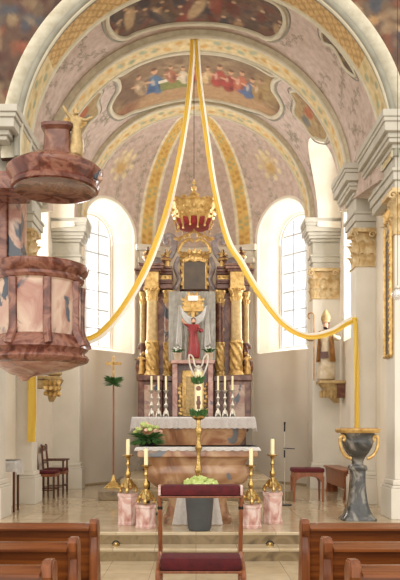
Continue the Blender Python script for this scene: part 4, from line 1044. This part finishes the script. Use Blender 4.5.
for d,l1,l2 in ((4.95,'left pew nearest the altar steps, its end by the kneeler','right pew nearest the altar steps, its end by the kneeler'),(4.12,'left pew in the second row from the altar steps','right pew in the second row from the altar steps'),(3.42,'left pew in the third row, cut by the bottom edge','right pew in the third row, cut by the bottom edge')):
    pew(-1,d,l1,.69); pew(1,d,l2,.74)
# ---- marble lectern with volutes
LD=9.95; p=at(357.5,520,LD); p.z=.3
t=thing('marble_lectern','dark grey marble lectern with gilded volutes and flared foot by right pilaster','lectern',p)
bm=B(); s=LD/F
secs=[(.302,.25,.2),(.32,.25,.2),(.36,.205,.17),(.45,.16,.14),(.55,.132,.12),(.7,.112,.11),(.88,.102,.1),(1.0,.105,.1)]
loft(bm,secs,p.x,p.y,40,5); obj('foot',bm,'greenm',t)
bm=B(); loft(bm,[(1.0,.125,.12),(1.02,.135,.13),(1.07,.12,.12),(1.085,.08,.09),(1.12,.075,.08),(1.18,.10,.1),(1.25,.15,.14),(1.33,.195,.18),(1.41,.215,.19),(1.48,.205,.18),(1.53,.235,.2)],p.x,p.y,40,3); obj('bowl',bm,'greenm',t)
bm=B(); loft(bm,[(1.53,.27,.22),(1.55,.29,.24),(1.58,.295,.245),(1.595,.28,.23)],p.x,p.y,40,5); obj('top_plate',bm,'gold',t)
bm=B(); loft(bm,[(1.595,.26,.21),(1.60,.26,.21),(1.601,.25,.2)],p.x,p.y,40,5); obj('top_inset',bm,'midwood',t)
for sg in (-1,1):
    bm=B(); tube(bm,curve3([(p.x+sg*a,p.y-.1,z) for a,z in ((.11,1.17),(.165,1.19),(.225,1.25),(.265,1.36),(.265,1.46),(.225,1.49),(.20,1.45),(.225,1.42))],30),.024,8); obj('volute',bm,'gold',t)
# ---- pulpit
px_,py_=-1.96,8.75
t=thing('pulpit','round red and pink marble pulpit body projecting from the left pier','pulpit',(px_,py_,2.25))
def PZ(y): return EYE-(y-428)*(8.22 if y<362 else 8.22+(y-362)*.03)/F
def panels(bm,z0,z1,r0,r1,n=96): lathe(bm,[(r0,z0),(r0+.005,(z0+z1)/2),(r1,z1)],(px_,py_,0),n)
bm=B(); lathe(bm,[(.50,PZ(333)),(.51,PZ(325)),(.515,PZ(300)),(.51,PZ(277)),(.53,PZ(275))],(px_,py_,0),64); obj('drum',bm,'palem',t)
bm=B(); lathe(bm,[(.50,PZ(276)),(.54,PZ(275)),(.56,PZ(272)),(.55,PZ(269)),(.585,PZ(266)),(.61,PZ(263)),(.62,PZ(259)),(.60,PZ(257)),(.5,PZ(257))],(px_,py_,0),64); obj('rim',bm,'redm',t)
bm=B(); lathe(bm,[(.50,PZ(331)),(.53,PZ(333)),(.56,PZ(338)),(.60,PZ(342)),(.61,PZ(345)),(.57,PZ(348)),(.56,PZ(350)),(.60,PZ(352)),(.62,PZ(355)),(.60,PZ(358)),(.54,PZ(360)),(.48,PZ(361))],(px_,py_,0),64); obj('base_moulding',bm,'redm',t)
bm=B(); loft(bm,[(PZ(360.5),.50,.50),(PZ(365),.44,.44,-.05,.03),(PZ(369),.33,.33,-.1,.08),(PZ(372),.22,.22,-.17,.14),(PZ(374),.1,.1,-.22,.2),(PZ(376),.07,.07,-.24,.22),(PZ(378),.06,.06,-.24,.22),(PZ(380),.02,.02,-.24,.22)],px_,py_,48,2.2); obj('underside',bm,'pinkm',t)
bm=B()
for i in range(8):
    a=-PI/2+PI/8+i*PI/4; c,s_=cos(a),sin(a); P=[]
    for y,r in ((276,.535),(300,.525),(322,.525),(328,.535),(333,.56),(338,.60),(343,.62)): P.append((px_+r*c,py_+r*s_,PZ(y)))
    tube(bm,P,.035,8,flat=1.5)
obj('ribs',bm,'redm',t)
bm=B(); box(bm,-2.85,-2.3,9.0,9.995,PZ(325),PZ(290),.02); box(bm,-2.85,-2.57,9.5,9.995,PZ(290),4.85,.02); obj('back_support',bm,'redm',t,smooth=False)
bm=B(); box(bm,-2.569,-2.39,9.55,9.9,PZ(288),4.84,.02); obj('side_panel',bm,'palem',t,smooth=False)
cx_,cy_=-1.755,8.72
t=thing('pulpit_canopy','oval red marble sounding board above the pulpit, seen from below','canopy',(cx_,cy_,4.65))
def CZ(y): return EYE-(y-428)*cy_/F
zb=4.55
bm=B(); lathe(bm,[(.44,zb+.03),(.50,zb),(.535,zb+.01),(.55,zb+.05),(.52,zb+.09),(.55,zb+.14),(.585,zb+.19),(.595,zb+.235),(.56,zb+.27),(.4,zb+.36),(.28,zb+.4)],(cx_,cy_,0),64); obj('canopy_rim',bm,'redm',t)
bm=B(); lathe(bm,[(.0,zb+.06),(.3,zb+.055),(.45,zb+.03),(.45,zb+.06),(.0,zb+.1)],(cx_,cy_,0),48); obj('canopy_soffit',bm,'palem',t)
bm=B(); box(bm,-2.8,-2.25,8.9,9.55,zb+.1,zb+.33,.03); box(bm,-2.85,-2.4,9.4,9.995,zb+.31,zb+.5,.03); obj('wall_bracket',bm,'redm',t,smooth=False)
bm=B(); loft(bm,[(zb+.36,.24,.22),(zb+.42,.2,.18),(zb+.5,.17,.15),(zb+.72,.16,.14),(zb+.76,.2,.18),(zb+.8,.2,.18)],cx_+.04,cy_,32,4); obj('canopy_pedestal',bm,'darkm',t)
bm=B()
for a in (-.25,): 
    c,s_=cos(a),sin(a); leafs(bm,(cx_+.56*c,cy_+.56*s_,zb+.1),(c,s_,0),(0,0,1),.12,.16,.4); ball(bm,(cx_+.6*c,cy_+.6*s_,zb+.1),.04,1)
obj('canopy_ornament',bm,'palem',t)
for k_,(dx,h,tr,l) in enumerate(((.27,.60,.3,'gilded angel figure on top of the pulpit canopy, right of the dark pedestal'),)):
    b=Vector((cx_+dx,cy_-.05,zb+.41)); tt=thing('angel_statue','small gilded angel with raised arm on top of the pulpit canopy','statue',b)
    f,Mx=figure(tt,b,h,[(-1,[(.07,-.02,.05),(.07,-.02,.1),(.03,0,.06)]),(1,[(.09,-.03,-.03),(.09,-.03,.05),(.05,0,.03)])],'oldgold','figure',tr,'oldgold'); hair(tt,Mx,'gold')
    bm=B()
    for s in (-1,1): leafs(bm,(s*.03,.05,.62),(0,1,0),(s*.8,.2,.8),.13,.4,.2)
    bmesh.ops.transform(bm,matrix=Mx,verts=bm.verts); obj('wing',bm,'gold',tt)
# ---- bishop statue on console, right
sp=at(326,381,14.55); 
t=thing('statue_console','carved gilded wall console carrying the saint statue on the right wall','console',(sp.x+.1,14.6,sp.z-.45))
def SZ(y): return EYE-(y-428)*14.55/F
bm=B(); box(bm,sp.x-.17,3.075,14.35,14.78,SZ(384),SZ(381),.01); loft(bm,[(SZ(403),.05,.05,.2),(SZ(398),.1,.1,.14),(SZ(390),.15,.15,.06),(SZ(384),.19,.17,.0)],sp.x+.03,14.57,32,3); obj('console_body',bm,'oldgold',t)
bm=B()
for i in range(5): leafs(bm,(sp.x-.12+.07*i,14.4,SZ(401)+.06),(0,-1,0),(0,0,1),.08,.22,.4)
obj('console_leaves',bm,'oldgold',t)
bm=B(); box(bm,sp.x+.1,3.095,14.45,14.7,SZ(398),SZ(384)); obj('wall_arm',bm,'darkm',t,smooth=False)
b=Vector((sp.x,14.57,SZ(381)+.002))
t=thing('bishop_statue','saint statue with mitre and crozier in gilded robe on right wall console','statue',b)
f,Mx=figure(t,b,1.28,[(-1,[(.05,-.02,-.12),(.03,-.08,.02),(.02,-.05,.04)]),(1,[(.04,-.03,-.12),(-.01,-.09,.0),(-.02,-.05,.02)])],'palerobe','figure',-.35)
hair(t,Mx); eyes(t,Mx)
bm=B(); rings(bm,[[(w*cos(a),-.01+d_*sin(a),z) for a in np.linspace(0,2*PI,16,endpoint=False)] for w,d_,z in ((.06,.064,.95),(.078,.062,1.0),(.07,.045,1.07),(.012,.012,1.16))]); bmesh.ops.transform(bm,matrix=Mx,verts=bm.verts); obj('mitre',bm,'oldgold',t)
bm=B(); rows=[]
for j in range(14):
    q=j/13; rows.append([((.115+.035*q)*cos(a)*1.05,(.085+.05*q)*sin(a)*(1+.1*sin(a*6)),.81-.5*q) for a in np.linspace(-PI*.32,PI*1.32,40)])
rings(bm,rows,cap=False,close=False); bmesh.ops.solidify(bm,geom=list(bm.faces),thickness=.015); bmesh.ops.transform(bm,matrix=Mx,verts=bm.verts); obj('cope',bm,'goldpaint',t,ang=80)
bm=B(); tube(bm,[(-.17,-.13,.0),(-.17,-.13,1.05)]+[(-.17-.05+.05*cos(a),-.13,1.05+.05*sin(a)) for a in np.linspace(0,4.4,12)],.011,6); bmesh.ops.transform(bm,matrix=Mx,verts=bm.verts); obj('crozier',bm,'goldpaint',t)
bm=B(); box(bm,-.06,.06,-.17,-.12,.36,.46); bmesh.ops.transform(bm,matrix=Mx,verts=bm.verts); obj('book',bm,'darkwood',t,smooth=False)
# left gilded console figure
sp=at(54,386,13.3)
t=thing('wall_console','gilded carved console with scrolls on the left choir wall below pulpit','console',(sp.x,13.3,sp.z))
bm=B(); box(bm,-3.075,sp.x+.12,13.12,13.47,sp.z+.12,sp.z+.18,.01); loft(bm,[(sp.z-.3,.04,.04,-.05),(sp.z-.15,.1,.1,-.03),(sp.z,.12,.13),(sp.z+.12,.18,.17)],sp.x,13.3,30,3); obj('console_body',bm,'oldgold',t)
bm=B()
for i in range(12): ball(bm,(sp.x-.12+.08*(i%4),13.15,sp.z-.15+.1*(i//4)),.05,1,(1,.7,1.2),.6)
obj('console_leaves',bm,'gold',t)
bm=B(); box(bm,-3.079,sp.x-.02,13.17,13.42,sp.z-.05,sp.z+.1); obj('wall_arm',bm,'oldgold',t,smooth=False)
b=Vector((sp.x,13.3,sp.z+.182)); t=thing('saint_statue','gilded saint statue on the left wall console, mostly behind the pulpit','statue',b)
f,Mx=figure(t,b,1.05,[(-1,[(.05,-.02,-.12),(.03,-.08,.02),(.02,-.05,.04)]),(1,[(.04,-.03,-.12),(-.01,-.09,.0),(-.02,-.05,.02)])],'oldgold','figure',.35); hair(t,Mx)
# ---- processional cross
p=Vector(((113.5-196)*13.3/F,13.3,.47)); 
def QZ(y): return EYE-(y-428)*13.3/F
t=thing('processional_cross','slender pole with gilded cross and green palm tuft left of the altars','cross',p)
bm=B(); rings(bm,[[(p.x+r*cos(PI/4+i*PI/2),p.y+r*sin(PI/4+i*PI/2),p.z+z) for i in range(4)] for r,z in ((.21,.003),(.21,.02),(.06,.13),(.03,.2),(.025,.24))]); obj('stand',bm,'brass',t,smooth=False)
bm=B(); tube(bm,[p+Vector((0,0,.2)),Vector((p.x,p.y,QZ(378)))],.017,8); obj('pole',bm,'midwood',t)
bm=B(); cxx=p.x; box(bm,cxx-.02,cxx+.02,p.y-.015,p.y+.015,QZ(378),QZ(357),.004); box(bm,cxx-.14,cxx+.14,p.y-.015,p.y+.015,QZ(365),QZ(362),.004)
for a in ((0,QZ(357)),(-.13,QZ(363.5)),(.13,QZ(363.5))): ball(bm,(cxx+a[0],p.y,a[1]),.028,1)
obj('cross',bm,'gold',t,smooth=False)
bm=B()
for i in range(90): a=R_.uniform(0,2*PI); leafs(bm,(cxx,p.y,QZ(383)),(cos(a),sin(a),0),(cos(a),sin(a)*.6,R_.uniform(-.35,.9)),.045,R_.uniform(.17,.27),.25)
obj('palm_tuft',bm,'leaf',t)
# ---- microphone stand
p=Vector(((284.5-196)*11.8/F,11.8,.3)); 
t=thing('microphone_stand','thin black microphone stand with round base right of the altars','microphone stand',p)
bm=B(); lathe(bm,[(.13,.003),(.13,.012),(.02,.02)],p,24); obj('base',bm,'black',t)
bm=B(); tube(bm,[p+Vector((0,0,.01)),p+Vector((0,0,1.25))],.007,8); obj('pole',bm,'silver',t)
bm=B(); tube(bm,[p+Vector((0,0,.8)),p+Vector((0,0,.93))],.013,8); tube(bm,[p+Vector((-.02,0,.96)),p+Vector((.17,-.02,.95))],.008,8); obj('boom_arm',bm,'black',t)
bm=B(); tube(bm,[p+Vector((0,0,1.24)),p+Vector((0,-.02,1.34)),p+Vector((0,-.03,1.4))],[.012,.012,.018],8); obj('microphone',bm,'black',t)
# ---- red stool and bench at right
def stool(p,w,dp,h,label):
    t=thing('upholstered_stool',label,'stool',p)
    for sx in (-1,1):
        for sy in (-1,1):
            bm=B(); x=p.x+sx*(w/2-.03); y=p.y+sy*(dp/2-.03); loft(bm,[(p.z+.002,.016,.016),(p.z+h-.12,.024,.024)],x,y,12,5); obj('leg',bm,'midwood',t)
    bm=B(); 
    for sy in (-1,1):
        Pn=[(p.x-w/2+.02,p.z+h-.05),(p.x+w/2-.02,p.z+h-.05),(p.x+w/2-.02,p.z+h-.22)]+[(p.x+(w/2-.06)*cos(PI*i/10),p.z+h-.22+.1*sin(PI*i/10)) for i in range(11)]+[(p.x-w/2+.02,p.z+h-.22)]
        prism(bm,Pn,'y',p.y+sy*(dp/2-.04),p.y+sy*(dp/2-.015))
    for sx in (-1,1): box(bm,p.x+sx*(w/2-.04),p.x+sx*(w/2-.015),p.y-dp/2+.04,p.y+dp/2-.04,p.z+h-.15,p.z+h-.05)
    obj('apron',bm,'midwood',t,smooth=False)
    bm=B(); box(bm,p.x-w/2,p.x+w/2,p.y-dp/2,p.y+dp/2,p.z+h-.05,p.z+h+.025,.025); obj('seat',bm,'velvet',t)
    return t
p=at(307,501,12.45); p.z=.3; stool(p,.56,.42,.57,'wooden stool with crimson velvet seat right of the microphone stand')
p0_=at(329,497,13.2)
t=thing('wooden_bench','low brown wooden bench along the right choir wall behind the stool','bench',(2.8,12.9,.3))
bm=B(); box(bm,2.62,2.94,12.55,14.4,.80,.84,.01); obj('seat',bm,'midwood',t,smooth=False)
for yy in (12.6,14.3):
    bm=B(); prism(bm,[(2.65,.302),(2.9,.302),(2.88,.5),(2.9,.80),(2.65,.80),(2.68,.5)],'y',yy,yy+.05); obj('leg',bm,'midwood',t,smooth=False)
bm=B(); box(bm,2.66,2.69,12.65,14.3,.5,.80,.005); obj('front_board',bm,'midwood',t,smooth=False)
# ---- chairs at left
def chair(p,rz,label,arms=False,back=True):
    t=thing('choir_chair',label,'chair',(0,0,0)); mat='darkwood'
    for sx in (-1,1):
        for sy in (-1,1):
            bm=B(); top=.45 if sy<0 else (.98 if back else .45)
            if sy<0 and arms: top=.66
            tube(bm,[(sx*.21,sy*.19,.002),(sx*.21,sy*.19,.45)]+([(sx*.21,sy*.19+.03*(sy>0)*1.5,top)] if top>.45 else []),.02,8); obj('leg',bm,mat,t)
    bm=B(); box(bm,-.23,.23,-.22,.22,.40,.45,.006); obj('seat_frame',bm,'midwood',t,smooth=False)
    bm=B(); box(bm,-.225,.225,-.22,.2,.45,.51,.025); obj('seat',bm,'velvet',t)
    if back:
        bm=B(); box(bm,-.2,.2,.2,.225,.85,.96,.008); box(bm,-.2,.2,.2,.22,.6,.64,.004); obj('backrest',bm,mat,t,smooth=False)
    if arms:
        for sx in (-1,1): bm=B(); box(bm,sx*.19,sx*.24,-.24,.22,.66,.69,.01); obj('armrest',bm,mat,t,smooth=False)
    bm=B(); box(bm,-.2,.2,-.2,-.18,.18,.2); box(bm,-.21,-.19,-.19,.19,.14,.16); box(bm,.19,.21,-.19,.19,.14,.16); obj('stretcher',bm,mat,t,smooth=False)
    t.location=p; t.rotation_euler=(0,0,rz); return t
p=at(50,497,12.9); chair(Vector((-2.81,13.1,.3)),PI/2,'dark wooden chair with crimson seat nearest the left pilaster',False,True)
chair(Vector((-2.78,13.85,.3)),PI/2,'dark wooden armchair with crimson seat behind the first left chair',True,True)
# ---- small side table with white cloth, left
p=Vector(((8-196)*10.95/F-.0,11.62,.3))
t=thing('side_table','small side table under white cloth at the left edge behind the pier','table',(-2.95,10.92,.3))
bm=B(); box(bm,-3.06,-2.78,10.75,11.1,1.06,1.09,.006); obj('table_top',bm,'darkwood',t,smooth=False)
for x in (-3.03,-2.81):
    for y in (10.8,11.05):
        bm=B(); box(bm,x-.015,x+.015,y-.015,y+.015,.302,1.06); obj('leg',bm,'darkwood',t,smooth=False)
o=cloth('table_cloth','white cloth over the small side table at the left edge',-3.065,-2.775,10.74,11.11,1.092,.16,'linen',.012); 
o['category']='tablecloth'
# ---- gilded picture frame on the right pier
t=thing('picture_frame','tall narrow gilded frame with painting hung on the right front pier','picture',(2.81,10.27,2.7))
z0,z1=EYE-(357-428)*10.4/F,EYE-(224-428)*10.4/F; yA,yB=10.10,10.43
bm=B()
for a,b in (((yA,z0),(yA,z1)),((yB,z0),(yB,z1)),((yA,z0),(yB,z0)),((yA,z1),(yB,z1))): 
    tube(bm,[(2.815,a[0],a[1]),(2.815,b[0],b[1])],.03,8)
for i in range(24): ball(bm,(2.8,yA,z0+(z1-z0)*i/23),.03,1,(1,1,1.3),.5)
for i in range(4): leafs(bm,(2.8,yA+.1*i,z1),(-1,0,0),(0,0,1),.12,.18,.3)
obj('frame',bm,'gold',t)
bm=B(); box(bm,2.825,2.838,yA,yB,z0,z1); obj('canvas',bm,'paintdark',t,smooth=False)
# ---- glass globe lamp on the right edge
p=at(397.5,294,8.2)
t=thing('glass_globe','clear glass globe hanging on a thin wire at the right edge','lamp',p)
bm=B(); ball(bm,p,.075,3); ball(bm,p,.068,3); obj('globe',bm,'globe',t)
bm=B(); lathe(bm,[(.03,.07),(.03,.09),(.008,.1)],p,12); obj('cap',bm,'silver',t)
bm=B(); tube(bm,[p+Vector((0,0,.09)),Vector((p.x,p.y,9.6))],.003,5); obj('wire',bm,'black',t)
# ---- floor brackets on the step (small brass fittings)
for px,l in ((116,'small brass fitting on the altar step, left of the kneeler'),(270,'small brass fitting on the altar step, right of the kneeler')):
    d=8.62; p=at(px,546,d); p.z=.15; t=thing('step_fitting',l,'fitting',p,'brass fittings on the altar step')
    bm=B(); lathe(bm,[(.05,.002),(.05,.012),(.02,.02),(.015,.04)],p,14); obj('rosette',bm,'brass',t)
    bm=B(); tube(bm,curve3([p+Vector((-.05,0,.02)),p+Vector((-.02,0,.055)),p+Vector((.02,0,.055)),p+Vector((.05,0,.02))],12),.008,6); obj('hook',bm,'black',t)
# ================================================================== LIGHT
w=bpy.data.worlds.new('World'); bpy.context.scene.world=w; w.use_nodes=True
nt=w.node_tree; bg=nt.nodes['Background']; bg.inputs['Color'].default_value=(1.0,.955,.89,1); bg.inputs['Strength'].default_value=0.84
def area(loc,dirv,sx,sy,e,colr=(1,.98,.95)):
    l=bpy.data.lights.new('daylight','AREA'); l.shape='RECTANGLE'; l.size=sx; l.size_y=sy; l.energy=e; l.color=colr
    o=bpy.data.objects.new('daylight',l); col.objects.link(o); o.location=loc; o.rotation_euler=Vector(dirv).to_track_quat('-Z','Y').to_euler(); return o
for s in (-1,1):
    p,n=awin(s); area(p+n*1.0+Vector((0,0,5.2)),-n,1.6,3.8,170)
    area((s*4.2,13.9,5.2),(-s,0,0),1.6,3.8,200)
sl=bpy.data.lights.new('added_fill_sun','SUN'); sl.energy=1.15; sl.angle=math.radians(70); sl.color=(1,.95,.88)  # soft sun added behind the camera to brighten the apse walls
so=bpy.data.objects.new('added_fill_sun',sl); col.objects.link(so); so.location=(0,-3,6); so.rotation_euler=Vector((0.05,1,-.30)).to_track_quat('-Z','Y').to_euler()
# ================================================================== CAMERA
cam=bpy.data.cameras.new('Camera'); co=bpy.data.objects.new('Camera',cam); col.objects.link(co)
co.location=(0,0,EYE); co.rotation_euler=(PI/2,0,0)
cam.sensor_fit='AUTO'; cam.sensor_width=36; cam.lens=36*F/580; cam.shift_x=4/580; cam.shift_y=138/580; cam.clip_end=100
sc=bpy.context.scene; sc.camera=co
sc.view_settings.view_transform='Standard'; sc.view_settings.look='None'; sc.view_settings.gamma=1; sc.view_settings.exposure=0.62
try: sc.view_settings.use_curve_mapping=False
except Exception: pass
